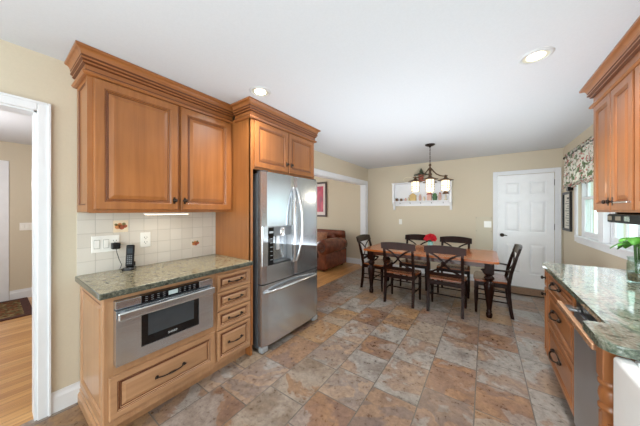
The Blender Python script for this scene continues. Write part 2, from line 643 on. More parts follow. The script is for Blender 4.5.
GRANR = granite('green_grey_granite', [(0.3, (66, 80, 68)), (0.5, (126, 134, 120)), (0.7, (184, 184, 170))],
                [(78, 98, 84), (142, 146, 130), (150, 126, 110), (170, 164, 148)], 0.9, (1.6, 0.35, 1.0))
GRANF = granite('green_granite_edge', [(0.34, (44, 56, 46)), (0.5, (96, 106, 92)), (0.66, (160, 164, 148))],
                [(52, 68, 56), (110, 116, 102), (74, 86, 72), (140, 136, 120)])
TILE = wall_tile()
PLASW = plain('white_plastic_plate', (238, 236, 230), 0.3, var=0.01)
DARKW = wood('espresso_stained_wood', (24, 11, 7), (44, 20, 13), 'z', 0.2, 0.0, 1.0, 0.14)
TABLEW = wood('chestnut_table_wood', (158, 82, 36), (192, 110, 54), 'x', 0.2, 0.1)
APRW = wood('dark_chestnut_wood', (72, 34, 20), (96, 48, 30), 'x', 0.25, 0.4)
SEATW = wood('chestnut_seat_wood', (128, 66, 34), (164, 92, 50), 'y', 0.22, 0.4)
IRON = plain('aged_bronze_iron', (92, 70, 50), 0.45, 0.7)
SHADE = emit('amber_glass_lit', (255, 238, 202), 1.0)
PORC = plain('white_fireclay', (244, 244, 243), 0.12, var=0.01)
GLASS = glass('clear_window_glass')
LEATHER = leather()
FLORAL = floral()
RUG = rugmat()

# ------------------------------------------------------------------ room shell
WL, WR, YF, YB, H = -2.428, 1.073, 5.545, -2.6, 2.44
TH = 0.12
mb = MB().box(WL - 0.03, WR, YB, YF, -0.08, 0.0)
struct('floor', mb, SLATE)
mb = MB().box(-6.1, WL - 0.031, YB, 1.55, -0.08, 0.0)
struct('floor_hall', mb, HARD)
mb = MB().box(-6.6, WL - 0.031, 1.551, YF + 0.05, -0.08, 0.0)
struct('floor_living_room', mb, HARD)
mb = MB().box(-6.72, WR + 0.2, YB - 0.2, YF + 0.2, H, H + 0.08)
struct('ceiling', mb, CEIL)
# left wall with two cased openings
mb = holed(MB(), 'x', WL - TH, WL, YB, YF, 0, H, [(-0.85, 0.187, -0.1, 2.05), (2.75, 5.40, -0.1, 2.03)])
struct('wall_left', mb, TAN)
mb = holed(MB(), 'y', YF, YF + TH, -6.6, WR + 0.15, 0, H, [(0.195, 0.972, -0.1, 2.045)])
struct('wall_far', mb, TAN)
W1 = (3.98, 4.78, 1.03, 2.08)
W2 = (3.05, 3.86, 1.03, 2.08)
W3 = (-0.1, 1.2, 1.10, 2.05)
mb = holed(MB(), 'x', WR, WR + 0.15, YB, YF, 0, H, [W1, W2, W3])
struct('wall_right', mb, TAN)
mb = holed(MB(), 'y', YB - TH, YB, WL - TH, WR + 0.15, 0, H, [(-2.0, 0.6, 0.12, 2.15)])
struct('wall_back', mb, TAN)
# hall and living room beyond the openings
struct('wall_hall_left', MB().box(-6.10, -5.98, YB, 1.45, 0, H), TAN)
struct('wall_hall_back', MB().box(-6.10, WL - TH, YB - TH, YB, 0, H), TAN)
struct('wall_hall_right', MB().box(-6.10, WL - TH, 1.45, 1.60, 0, H), TAN)
mb = holed(MB(), 'x', -6.72, -6.60, 1.60, YF, 0, H, [(2.6, 4.6, 0.9, 2.1)])
struct('wall_living_left', mb, TAN)


def casing_x(name, x, ya, yb, zt, wdt, out, m=WHITE, near=True, jamb=None):
    """door casing on a wall normal to x, opening ya..yb up to zt"""
    mb = MB()
    d = 0.018 * out
    mb.box(x, x + d, yb, yb + wdt, 0, zt + wdt, 0.004)
    if near: mb.box(x, x + d, ya - wdt, ya, 0, zt + wdt, 0.004)
    mb.box(x, x + d, ya + 0.0005, yb - 0.0005, zt, zt + wdt, 0.004)
    mb.box(x + d * 0.99, x + d * 1.5, yb + wdt - 0.014, yb + wdt, 0, zt + wdt, 0.003)
    mb.box(x + d * 0.99, x + d * 1.5, ya, yb + wdt - 0.015, zt + wdt - 0.014, zt + wdt, 0.003)
    if jamb is not None:
        mb.box(jamb, x - 0.0005, yb - 0.012, yb, 0, zt)
        mb.box(jamb, x - 0.0005, ya, ya + 0.012, 0, zt)
        mb.box(jamb, x - 0.0005, ya, yb, zt - 0.012, zt)
    return struct(name, mb, m)


casing_x('trim_1', WL, -0.85, 0.187, 2.05, 0.06, 1, jamb=WL - TH - 0.01)
casing_x('trim_2', WL, 2.75, 5.40, 2.03, 0.09, 1, jamb=WL - TH - 0.01)

# baseboards
def base_profile(h=0.14, t=0.016):
    return [(0.0, 0.0), (t, 0.0), (t, h * 0.72), (t * 0.8, h * 0.78), (t * 0.55, h * 0.86), (t * 0.5, h), (0, h)]

mb = MB().sweep([(WL, 0.2475), (WL, 0.398)], base_profile(0.14))
struct('baseboard_left', mb, WHITE)
mb = MB().sweep([(WL, 5.4905), (WL, YF - 0.001), (0.124, YF - 0.001)], base_profile(0.12), side=1)
struct('baseboard_far', mb, WHITE)
mb = MB().sweep([(1.046, YF - 0.001), (WR - 0.001, YF - 0.001), (WR - 0.001, 2.95)], base_profile(0.12), side=1)
struct('baseboard_right', mb, WHITE)
mb = MB().sweep([(-6.59, YF - 0.001), (WL - TH - 0.012, YF - 0.001)], base_profile(0.14), side=1)
struct('baseboard_living_room', mb, WHITE)
mb = MB().sweep([(-5.979, 0.19), (-5.979, 1.449)], base_profile(0.15), side=1)
struct('baseboard_hall', mb, WHITE)

# far door in the dining wall
DX0, DX1, DZ1 = 0.201, 0.966, 2.04
mb = MB()
for (xa, xb) in ((0.125, 0.198), (0.969, 1.044)):
    mb.box(xa, xb, YF - 0.018, YF, 0, 2.115, 0.004)
mb.box(0.1985, 0.9685, YF - 0.018, YF, 2.043, 2.115, 0.004)
mb.box(0.125, 0.139, YF - 0.027, YF - 0.0175, 0, 2.115, 0.003)
mb.box(1.030, 1.044, YF - 0.027, YF - 0.0175, 0, 2.115, 0.003)
mb.box(0.1395, 1.0295, YF - 0.027, YF - 0.0175, 2.101, 2.115, 0.003)
struct('trim_3', mb, WHITE)
mb = MB()
ys = YF + 0.012
holes = []
for (xa, xb) in ((0.300, 0.525), (0.642, 0.867)):
    for (za, zb) in ((0.25, 0.79), (1.00, 1.56), (1.67, 1.91)):
        holes.append((xa, xb, za, zb))
holed(mb, 'y', ys, ys + 0.022, DX0, DX1, 0.012, DZ1, holes)
mb.box(DX0, DX1, ys + 0.0221, ys + 0.045, 0.012, DZ1)
for (xa, xb, za, zb) in holes:
    mb.panel((xa, ys + 0.0219, za), (1, 0, 0), (0, 0, 1), (0, -1, 0), xb - xa, zb - za,
             [(0, 0.0215, 0), (0.002, 0.002, 0), (0.018, 0.002, 0), (0.022, 0.008, 0), (0.050, 0.019, 0)], False)
door = struct('door_1', mb, DOORW)
mb = MB()
Mk = Matrix.Translation((0.262, ys, 0.93)) @ Matrix.Rotation(PI / 2, 4, 'X')
mb.lathe([(0.001, 0.0), (0.034, 0.001), (0.034, 0.006), (0.026, 0.010), (0.012, 0.014), (0.012, 0.045), (0.016, 0.05)], M=Mk, seg=16)
mb.tube([(0.262, ys - 0.048, 0.93), (0.30, ys - 0.05, 0.933), (0.335, ys - 0.046, 0.928)], [0.011, 0.010, 0.008], 8)
mb.build('door_handle', BRONZE, door)
for z in (0.25, 1.11, 1.87):
    mb = MB()
    mb.box(0.964, 0.973, YF - 0.006, YF + 0.011, z - 0.05, z + 0.05, 0.002)
    mb.tube([(0.968, YF - 0.008, z - 0.052), (0.968, YF - 0.008, z + 0.052)], 0.006, 8)
    mb.build('hinge', BRONZE, door)

struct('trim_7', MB().box(DX0 - 0.004, DX1 + 0.004, YF + 0.0005, YF + 0.118, -0.05, 0.0105), plain('grey_threshold', (150, 146, 140), 0.5))

# hall door, seen at the left edge
mb = MB().box(-5.98, -5.962, 0.100, 0.186, 0, 2.15, 0.004).box(-5.98, -5.962, -0.80, 0.0995, 2.06, 2.15, 0.004)
struct('trim_4', mb, WHITE)
mb = MB()
holed(mb, 'x', -5.979, -5.968, -0.78, 0.098, 0.01, 2.055, [(-0.68, -0.38, 0.25, 0.8), (-0.26, -0.02, 0.25, 0.8), (-0.68, -0.38, 1.0, 1.9), (-0.26, -0.02, 1.0, 1.9)])
mb.box(-5.9795, -5.974, -0.78, 0.098, 0.01, 2.055)
hd = struct('door_2', mb, plain('grey_white_hall_door', (196, 202, 210), 0.4, var=0.01))
Mk = Matrix.Translation((-5.968, 0.035, 0.98)) @ Matrix.Rotation(PI / 2, 4, 'Y')
MB().lathe([(0.03, 0), (0.03, 0.006), (0.012, 0.012), (0.012, 0.035), (0.027, 0.045), (0.03, 0.06), (0.02, 0.072), (0.001, 0.075)], M=Mk, seg=14).build('door_knob', BRONZE, hd)


# ------------------------------------------------------------------ windows
def window_x(name, ya, yb, za, zb, x, lites=2):
    """double hung window in the wall at x (room on the -x side)"""
    mb = MB()
    fr = 0.035
    mb.box(x + 0.03, x + 0.11, ya, ya + fr, za, zb).box(x + 0.03, x + 0.11, yb - fr, yb, za, zb)
    mb.box(x + 0.03, x + 0.11, ya + fr, yb - fr, za, za + fr).box(x + 0.03, x + 0.11, ya + fr, yb - fr, zb - fr, zb)
    win = struct(name, mb, WHITE)
    zm = (za + zb) / 2
    for k, (z0, z1, xo) in enumerate(((za + fr, zm + 0.018, 0.04), (zm - 0.018, zb - fr, 0.07))):
        s = MB()
        y0, y1 = ya + fr + 0.001, yb - fr - 0.001
        b = 0.038
        s.box(x + xo, x + xo + 0.028, y0, y0 + b, z0, z1, 0.003).box(x + xo, x + xo + 0.028, y1 - b, y1, z0, z1, 0.003)
        s.box(x + xo, x + xo + 0.028, y0 + b, y1 - b, z0, z0 + b, 0.003).box(x + xo, x + xo + 0.028, y0 + b, y1 - b, z1 - b, z1, 0.003)
        so = s.build('sash', WHITE, win)
        g = MB()
        for i in range(1, lites + 1):
            yy = y0 + b + (y1 - y0 - 2 * b) * i / (lites + 1)
            g.box(x + xo + 0.006, x + xo + 0.022, yy - 0.009, yy + 0.009, z0 + b, z1 - b)
        g.build('muntin', WHITE, so)
        MB().box(x + xo + 0.0125, x + xo + 0.0155, y0 + b - 0.004, y1 - b + 0.004, z0 + b - 0.004, z1 - b + 0.004).build('pane', GLASS, so)
    return win


window_x('window_1', *W1, WR, 2)
window_x('window_2', *W2, WR, 2)
window_x('window_3', *W3, WR, 3)
mb = MB()
x0, x1 = WR - 0.02, WR
mb.box(x0, x1, 4.78, 4.87, 0.95, 2.17, 0.004).box(x0, x1, 2.96, 3.05, 0.95, 2.17, 0.004)
mb.box(x0, x1, 3.0505, 4.7795, 2.08, 2.17, 0.004).box(x0, x1, 3.0505, 4.7795, 0.94, 1.03, 0.004)
mb.box(x0 - 0.004, x1 + 0.029, 3.854, 3.986, 1.0345, 2.0795, 0.004)
mb.box(x0 - 0.02, x1 + 0.03, 3.03, 4.80, 1.018, 1.034, 0.004)
struct('trim_5', mb, WHITE)
mb = MB()
mb.box(x0, x1, 1.2, 1.29, 1.01, 2.14, 0.004).box(x0, x1, -0.19, -0.1, 1.01, 2.14, 0.004)
mb.box(x0, x1, -0.0995, 1.1995, 2.05, 2.14, 0.004).box(x0, x1, -0.0995, 1.1995, 1.01, 1.10, 0.004)
struct('trim_6', mb, WHITE)
# unseen patio door behind the camera, added to let sky light in
mb = MB()
yb = YB - 0.08
for xa in (-2.0, -0.735, 0.53):
    mb.box(xa, xa + 0.07, yb, yb + 0.06, 0.12, 2.15)
mb.box(-1.93, 0.53, yb, yb + 0.06, 0.12, 0.22).box(-1.93, 0.53, yb, yb + 0.06, 2.05, 2.15)
pd = struct('door_3', mb, WHITE)
MB().box(-1.93, 0.53, yb + 0.027, yb + 0.033, 0.22, 2.05).build('pane', GLASS, pd)
mb = MB().box(-6.68, -6.64, 2.6, 2.66, 0.9, 2.1).box(-6.68, -6.64, 4.54, 4.6, 0.9, 2.1).box(-6.68, -6.64, 2.66, 4.54, 0.9, 0.96).box(-6.68, -6.64, 2.66, 4.54, 2.04, 2.1)
lw = struct('window_4', mb, WHITE)
MB().box(-6.662, -6.658, 2.66, 4.54, 0.96, 2.04).build('pane', GLASS, lw)

# ------------------------------------------------------------------ outside the dining windows
GRASS = plain('lawn_green', (120, 146, 96), 0.9, var=0.15)
mb = MB().box(WR + 0.4, 16, -6, 16, -0.5, -0.4)
struct('ground_outside', mb, GRASS)
VINYL = plain('white_vinyl', (240, 242, 240), 0.4, var=0.01)
fe = MB()
for k in range(34):
    y = -1.0 + k * 0.36
    fe.box(4.2, 4.225, y, y + 0.34, -0.4, 1.5)
fe.box(4.17, 4.25, -1, 11.2, 1.5, 1.56).box(4.17, 4.25, -1, 11.2, -0.2, -0.1)
o = fe.build('vinyl_fence', VINYL)
tag(o, 'white vinyl board fence outside the dining windows', 'fence')
HEDGE = plain('pale_hedge_leaf', (156, 190, 168), 0.9, var=0.2, scale=6)
rr = random.Random(3)
for k in range(7):
    y = -0.5 + k * 2.4
    mb = MB()
    for i in range(9):
        mb.ball((5.6 + rr.uniform(-0.4, 0.4), y + rr.uniform(-0.55, 0.55), rr.uniform(0.3, 2.3)), rr.uniform(0.45, 0.62), 0, 8)
    mb.tube([(5.6, y, -0.4), (5.6, y, 1.0)], 0.12, 8)
    o = mb.build('garden_shrub', HEDGE)
    tag(o, 'pale green shrub outside beyond the white fence', 'shrub', 'shrubs beyond the fence')

# ------------------------------------------------------------------ cabinetry helpers
def raised(s=1.0, t=0.020, fw=0.056):
    return [(0, 0, 0), (0, t - 0.005, 0), (0.0025, t - 0.001, 0), (0.006, t, 0), (fw * s - 0.006, t, 0), (fw * s - 0.003, t - 0.002, 1), (fw * s, t - 0.002, 0), (fw * s + 0.004, t - 0.006, 1),
            (fw * s + 0.010, t - 0.004, 0), (fw * s + 0.014, t - 0.011, 1), (fw * s + 0.019, t - 0.011, 0), (fw * s + 0.019 + 0.026 * s, t - 0.003, 0)]


def flatp(t=0.012, fw=0.045):
    return [(0, 0, 0), (0, t - 0.002, 0), (0.002, t, 0), (fw, t, 1), (fw + 0.004, t - 0.004, 1), (fw + 0.009, t - 0.007, 0)]


def knob(mb, p, N, r=0.014):
    N = Vector(N)
    M = Matrix.Translation(p) @ N.to_track_quat('Z', 'Y').to_matrix().to_4x4()
    mb.lathe([(r * 0.95, 0), (r * 0.95, 0.003), (r * 0.4, 0.006), (r * 0.4, 0.014), (r * 0.9, 0.019), (r, 0.025), (r * 0.7, 0.031), (0.0005, 0.033)], M=M, seg=12)


def pull(mb, p, A, N, ln=0.13):
    """bow pull centred at p, along A, standing out along N"""
    p, A, N = Vector(p), Vector(A), Vector(N)
    pts, rs = [], []
    for i in range(13):
        t = -1 + i / 6
        pts.append(p + A * (ln / 2 * t) + N * (0.008 + 0.022 * (1 - t ** 4)))
        rs.append(0.0042 + 0.003 * max(0, 1 - (abs(t) / 0.35) ** 2))
    mb.tube(pts, rs, 7)
    for s in (-1, 1):
        q = p + A * (ln / 2 * s)
        M = Matrix.Translation(q) @ N.to_track_quat('Z', 'Y').to_matrix().to_4x4()
        mb.lathe([(0.011, 0), (0.011, 0.003), (0.005, 0.006), (0.005, 0.016), (0.003, 0.018)], M=M, seg=10)
        mb.ball(q + A * (0.010 * s) + N * 0.010, 0.006, 0, 8)


CROWN_DARK = (8, 11, 14, 16)


def crown_prof(top, bot, k=1.0):
    """(out, z) closed profile for a built-up crown: top fillet, cove, stepped beads, frieze, bottom lip"""
    P = [(0, top), (0.062, top), (0.062, top - 0.013), (0.056, top - 0.018)]
    for q in range(1, 6):
        a = q / 5 * PI / 2
        P.append((0.056 - 0.022 * math.sin(a), top - 0.018 - 0.034 * (1 - math.cos(a))))
    P += [(0.026, top - 0.062), (0.034, top - 0.065), (0.034, top - 0.076), (0.022, top - 0.084),
          (0.024, top - 0.087), (0.024, top - 0.096), (0.010, top - 0.103), (0.010, bot + 0.036), (0.010, bot + 0.029),
          (0.026, bot + 0.022), (0.028, bot + 0.012), (0.020, bot + 0.002), (0.010, bot), (0, bot)]
    return [(o * k, z) for (o, z) in P]


# ------------------------------------------------------------------ left wall: upper cabinet
XW = WL + 0.001
UF = WL + 0.305
t = thing('wall_cabinet', 'honey maple two-door wall cabinet with crown molding above the tiled counter', 'cabinet', (WL + 0.15, 0.90, 1.38))
mb = MB().box(XW, UF, 0.382, 1.438, 1.38, 2.30).box(UF - 0.018, UF + 0.001, 0.382, 1.438, 1.372, 1.381)
mb.box(UF, UF + 0.004, 0.372, 1.438, 1.376, 2.30)
mb.build('body', [CAB, GLAZE], t)
mb = MB().panel((UF + 0.003, 0.3825, 1.376), (-1, 0, 0), (0, 0, 1), (0, -1, 0), 0.305, 0.92, flatp(0.010, 0.05))
mb.build('side_panel', [CAB, GLAZE], t)
mb = MB().sweep([(XW, 0.372), (UF + 0.004, 0.372), (UF + 0.004, 1.4405)], crown_prof(2.438, 2.272), side=1, dark=CROWN_DARK)
mb.build('crown_molding', [CABY, GLAZE], t)
for (ya, yb2, ky) in ((0.402, 0.917, 0.888), (0.941, 1.416, 0.969)):
    d = MB().panel((UF + 0.0045, ya, 1.395), (0, 1, 0), (0, 0, 1), (1, 0, 0), yb2 - ya, 0.872, raised()).build('door', [CAB, GLAZE], t)
    k = MB(); k.box(UF + 0.0246, UF + 0.027, ky - 0.008, ky + 0.008, 1.445, 1.499, 0.001); knob(k, (UF + 0.027, ky, 1.472), (1, 0, 0), 0.016); k.build('knob', BRONZE, d)

# under-cabinet light strip
t = thing('cabinet_light', 'slim lit light bar under the left wall cabinet', 'lamp', (-2.22, 0.885, 1.355))
MB().box(-2.25, -2.18, 0.72, 1.05, 1.358, 1.3715, 0.003).build('housing', PLASW, t)
MB().box(-2.245, -2.185, 0.73, 1.04, 1.354, 1.3578).build('diffuser', emit('warm_strip_light', (255, 240, 214), 2.0), t)
area('strip_light', (-2.215, 0.885, 1.352), (0, 0, 0), 0.05, 0.3, 0.25, (1.0, 0.9, 0.76))

# ------------------------------------------------------------------ refrigerator cabinet
FX = WL + 0.600
t = thing('refrigerator_cabinet', 'tall maple cabinet framing the refrigerator, two small doors and crown on top', 'cabinet', (WL + 0.3, 1.95, 0))
MB().box(XW, FX, 1.4415, 1.4615, 0.0, 2.30).box(FX - 0.02, FX + 0.003, 1.4415, 1.468, 0.10, 2.30).build('side_panel', CAB, t)
MB().box(XW, FX - 0.05, 2.432, 2.452, 0.0, 1.785).box(XW, FX, 2.432, 2.452, 1.785, 2.30).build('side_panel', CAB, t)
MB().box(XW, FX, 1.462, 2.4315, 1.795, 2.30).box(FX, FX + 0.003, 1.468, 2.452, 1.79, 2.30).build('body', [CAB, GLAZE], t)
MB().sweep([(UF + 0.067, 1.4415), (FX + 0.003, 1.4415), (FX + 0.003, 2.452), (XW, 2.452)], crown_prof(2.438, 2.272), side=1, dark=CROWN_DARK).build('crown_molding', [CABY, GLAZE], t)
for (ya, yb2, ky) in ((1.480, 1.948, 1.918), (1.960, 2.424, 1.988)):
    d = MB().panel((FX + 0.0035, ya, 1.812), (0, 1, 0), (0, 0, 1), (1, 0, 0), yb2 - ya, 0.450, raised(0.9)).build('door', [CAB, GLAZE], t)
    k = MB(); k.box(FX + 0.0236, FX + 0.026, ky - 0.008, ky + 0.008, 1.875, 1.925, 0.001); knob(k, (FX + 0.026, ky, 1.90), (1, 0, 0), 0.015); k.build('knob', BRONZE, d)

# ------------------------------------------------------------------ refrigerator
RX = WL + 0.618
RF = WL + 0.694
RY0, RY1, RYM = 1.514, 2.424, 1.972
t = thing('refrigerator', 'stainless steel french-door refrigerator with water dispenser and bottom freezer', 'refrigerator', (WL + 0.35, 1.966, 0))
MB().box(WL + 0.02, RX - 0.005, RY0, RY1, 0.035, 1.755, 0.006).build('body', SIDEG, t)


def fdoor(y0, y1, z0, z1, curve, bev=0.010):
    n = 12
    poly = [(RX, y0), ]
    for i in range(n + 1):
        u = i / n
        yy = y0 + (y1 - y0) * u
        g = (yy - RYM) / 0.46
        xx = RF - curve * g * g
        e = min(u, 1 - u) * (y1 - y0)
        if e < 0.012: xx -= 0.010 * (1 - e / 0.012) ** 2
        poly.append((xx, yy))
    poly.append((RX, y1))
    return MB().prism(poly, z0, z1, 0, None, bev, 3, True)


# left door is cut around the dispenser: build in four pieces round the recess
DY0, DY1, DZ0, DZT = 1.585, 1.925, 0.845, 1.232


def fslab(y0, y1, z0, z1):
    n = 8
    poly = [(RX, y0)]
    for i in range(n + 1):
        yy = y0 + (y1 - y0) * i / n
        g = (yy - RYM) / 0.46
        xx = RF - 0.010 * g * g
        e = min(yy - RY0, RYM - 0.003 - yy)
        if e < 0.012: xx -= 0.010 * (1 - e / 0.012) ** 2
        poly.append((xx, yy))
    poly.append((RX, y1))
    return poly


mb = MB()
mb.prism(fslab(RY0, RYM - 0.003, 0, 0), DZT, 1.768)
mb.prism(fslab(RY0, RYM - 0.003, 0, 0), 0.672, DZ0)
mb.prism(fslab(RY0, DY0, 0, 0), DZ0, DZT)
mb.prism(fslab(DY1, RYM - 0.003, 0, 0), DZ0, DZT)
dl = mb.build('door', STEEL, t)
dr = fdoor(RYM + 0.003, RY1, 0.672, 1.768, 0.010).build('door', STEEL, t)
fz = fdoor(RY0, RY1, 0.062, 0.662, 0.010).build('freezer_drawer', STEEL, t)
MB().box(RX, RF - 0.01, RY0 + 0.004, RY1 - 0.004, 0.6625, 0.6715).build('gasket', BLACK, t)
# dispenser: black control strip, recess, spout, paddle, drip tray
xd = RF - 0.007
mb = MB().box(RX, RX + 0.004, DY0, DY1, DZ0, DZT)
mb.box(RX + 0.004, xd - 0.004, DY0, DY0 + 0.003, DZ0, DZT).box(RX + 0.004, xd, DY1 - 0.003, DY1, DZ0, DZT)
mb.box(RX + 0.004, xd + 0.002, DY0 + 0.003, DY1 - 0.003, DZT - 0.012, DZT)
disp = mb.build('dispenser', plain('light_grey_plastic', (142, 144, 147), 0.3, 0.4), dl)
mb = MB().box(xd - 0.020, xd + 0.001, DY0 + 0.003, DY0 + 0.070, DZ0 + 0.001, DZT - 0.013, 0.002)
mb.build('control_panel', GLASSB, dl)
ICON = plain('pale_icon_print', (170, 176, 182), 0.5)
for k in range(6):
    z = DZ0 + 0.05 + k * 0.042
    MB().box(xd + 0.001, xd + 0.0018, DY0 + 0.028, DY0 + 0.058, z, z + 0.005).build('touch_icon', ICON, dl)
MB().box(xd + 0.001, xd + 0.0018, DY0 + 0.015, DY0 + 0.07, DZT - 0.07, DZT - 0.05).build('display', ICON, dl)
MB().box(RX + 0.004, xd - 0.002, DY0 + 0.086, DY1 - 0.003, DZ0 + 0.001, DZ0 + 0.016, 0.003).build('drip_tray', DGREY, dl)
mb = MB().box(RX + 0.004, xd - 0.010, DY0 + 0.086, DY1 - 0.003, DZT - 0.105, DZT - 0.013, 0.003)
mb.build('dispenser_housing', plain('mid_grey_plastic', (98, 100, 102), 0.35), dl)
mb = MB().lathe([(0.038, 0.0), (0.042, 0.01), (0.042, 0.085), (0.036, 0.09)], (xd - 0.032, 1.80, DZT - 0.105), 18)
mb.build('spout', STEELP, dl)
mb = MB().box(RX + 0.012, RX + 0.020, 1.745, 1.79, DZ0 + 0.13, DZT - 0.11, 0.003, M=None)
mb.build('paddle', plain('pale_grey_paddle', (205, 206, 208), 0.3), dl)
MB().box(RX + 0.0045, RX + 0.008, DY0 + 0.09, DY1 - 0.006, DZ0 + 0.02, DZT - 0.11).build('recess_panel', STEEL, dl)


def bowhandle(pts, r, name, par):
    MB().tube(pts, r, 10, flat=(1.0, 1.0)).build(name, STEELP, par)


for (yy, par, sgn) in ((RYM - 0.040, dl, -1), (RYM + 0.040, dr, 1)):
    pts = []
    for i in range(17):
        u = i / 16
        b = math.sin(PI * u)
        pts.append((RF - 0.002 + 0.060 * b ** 0.6, yy + sgn * (-0.016 + 0.040 * b), 0.83 + (1.64 - 0.83) * u))
    bowhandle(pts, 0.0165, 'handle', par)
pts = []
for i in range(17):
    u = i / 16
    b = math.sin(PI * u)
    yy = 1.545 + (2.375 - 1.545) * u
    g = (yy - RYM) / 0.46
    pts.append((RF - 0.010 * g * g + 0.058 * b ** 0.45, yy, 0.588 + 0.020 * b))
bowhandle(pts, 0.0165, 'handle', fz)
TOE = plain('grey_toe_cap', (150, 152, 154), 0.4)
for yy in (RY0 + 0.03, RY1 - 0.05):
    MB().box(RX + 0.005, RF - 0.01, yy - 0.03, yy + 0.05, 0.004, 0.0615, 0.012).build('foot', TOE, t)
MB().box(RX - 0.02, RX + 0.02, RY0 + 0.09, RY1 - 0.11, 0.02, 0.06).build('toe_grille', DGREY, t)
for yy in (RY0 + 0.05, RY1 - 0.06):
    MB().box(RX - 0.05, RF - 0.015, yy - 0.03, yy + 0.03, 1.7685, 1.782, 0.004).build('hinge_cover', DGREY, t)
Mb = Matrix.Translation((RF - 0.0155, 2.372, 1.70)) @ Matrix.Rotation(PI / 2, 4, 'Y')
MB().lathe([(0.013, 0), (0.013, 0.004), (0.011, 0.005)], M=Mb, seg=16).build('badge', plain('grey_badge', (120, 116, 118), 0.4, 0.4), dr)

# ------------------------------------------------------------------ left base cabinets
GX = WL + 0.600
t = thing('microwave_cabinet', 'maple base cabinet holding the microwave drawer above one wide drawer', 'cabinet', (WL + 0.3, 0.74, 0))
mb = MB()
mb.box(XW, GX - 0.02, 0.402, 0.420, 0.0, 0.877).box(XW, GX - 0.02, 1.062, 1.078, 0.10, 0.877)
mb.box(XW, GX - 0.02, 0.4205, 1.0615, 0.10, 0.12).box(XW, GX - 0.02, 0.4205, 1.0615, 0.415, 0.432)
mb.box(XW, XW + 0.01, 0.4205, 1.0615, 0.1205, 0.877)
mb.box(GX - 0.02, GX, 0.402, 0.436, 0.085, 0.877).box(GX - 0.02, GX, 1.044, 1.078, 0.085, 0.877)
mb.box(GX - 0.02, GX, 0.4365, 1.0435, 0.845, 0.877).box(GX - 0.02, GX, 0.4365, 1.0435, 0.375, 0.4545).box(GX - 0.02, GX, 0.4365, 1.0435, 0.085, 0.13)
mb.box(GX - 0.085, GX - 0.07, 0.4205, 1.078, 0.0, 0.0995)
mb.build('body', [BASE, GLAZE], t)
MB().panel((GX - 0.002, 0.402, 0.10), (-1, 0, 0), (0, 0, 1), (0, -1, 0), 0.593, 0.775, raised(0.9, 0.016)).build('side_panel', [BASE, GLAZE], t)
MB().sweep([(XW + 0.003, 0.4015), (GX - 0.004, 0.4015)], [(0, 0), (0.028, 0), (0.028, 0.055), (0.022, 0.066), (0.018, 0.070), (0.018, 0.09), (0.008, 0.099), (0, 0.099)], side=1).build('plinth', BASEY, t)
d = MB().panel((GX + 0.0005, 0.412, 0.137), (0, 1, 0), (0, 0, 1), (1, 0, 0), 0.660, 0.258, raised(0.72)).build('drawer', [BASEY, GLAZE], t)
k = MB(); pull(k, (GX + 0.0205, 0.742, 0.266), (0, 1, 0), (1, 0, 0), 0.17); k.build('pull', BRONZE, d)

t = thing('drawer_cabinet', 'narrow maple base cabinet with four stacked drawers beside the refrigerator', 'cabinet', (WL + 0.3, 1.26, 0))
mb = MB().box(XW, GX, 1.0795, 1.4385, 0.10, 0.877).box(XW, GX - 0.07, 1.0795, 1.4385, 0.0, 0.0995)
mb.build('body', [BASE, GLAZE], t)
for (za, zb) in ((0.708, 0.846), (0.548, 0.698), (0.390, 0.538), (0.130, 0.380)):
    d = MB().panel((GX + 0.0005, 1.096, za), (0, 1, 0), (0, 0, 1), (1, 0, 0), 0.332, zb - za, raised(0.5)).build('drawer', [BASEY, GLAZE], t)
    k = MB(); pull(k, (GX + 0.0205, 1.262, (za + zb) / 2), (0, 1, 0), (1, 0, 0), 0.125); k.build('pull', BRONZE, d)

# countertop
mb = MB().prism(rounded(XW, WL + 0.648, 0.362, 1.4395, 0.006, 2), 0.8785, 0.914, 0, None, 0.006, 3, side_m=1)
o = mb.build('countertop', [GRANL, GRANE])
tag(o, 'gold-green granite countertop on the left base cabinets under the tile wall', 'countertop')

# microwave drawer
MX = WL + 0.642
t = thing('microwave', 'stainless steel built-in microwave drawer with black glass front', 'microwave', (WL + 0.35, 0.74, 0.455))
MB().box(WL + 0.05, GX - 0.021, 0.4375, 1.0425, 0.455, 0.842).box(GX - 0.021, GX + 0.002, 0.4375, 1.0425, 0.455, 0.842).build('case', DGREY, t)
MB().box(GX + 0.0025, MX - 0.006, 0.4365, 0.5650, 0.795, 0.842, 0.003).build('trim_cap', STEELH, t)
MB().box(GX + 0.0025, MX - 0.006, 0.9350, 1.0435, 0.795, 0.842, 0.003).build('trim_cap', STEELH, t)
cp = MB().box(GX + 0.0025, MX - 0.008, 0.5655, 0.9345, 0.795, 0.842, 0.003).build('control_panel', GLASSB, t)
BTN = plain('grey_button_print', (112, 114, 116), 0.5)
for i in range(10):
    if i in (4, 5): continue
    for j in range(3):
        y = 0.585 + i * 0.034
        MB().box(MX - 0.008, MX - 0.0072, y, y + 0.014, 0.803 + j * 0.013, 0.8065 + j * 0.013).build('button', BTN, cp)
MB().box(MX - 0.008, MX - 0.0070, 0.722, 0.782, 0.804, 0.832).build('display', emit('pale_display', (170, 182, 182), 0.06), cp)
mb = MB()
holed(mb, 'x', GX + 0.0025, MX, 0.4365, 1.0435, 0.455, 0.788, [(0.562, 0.930, 0.520, 0.770)])
fr = mb.build('drawer_front', STEELH, t)
MB().box(GX + 0.003, MX - 0.003, 0.5623, 0.9297, 0.5205, 0.7695, 0.004).build('window_surround', GLASSB, fr)
MB().box(MX - 0.003, MX - 0.0022, 0.600, 0.892, 0.578, 0.718).build('window', plain('smoked_oven_window', (58, 62, 66), 0.06), fr)
tc = bpy.data.curves.new('lettering', 'FONT')
tc.body = 'SHARP'
tc.size = 0.020
tc.extrude = 0.0006
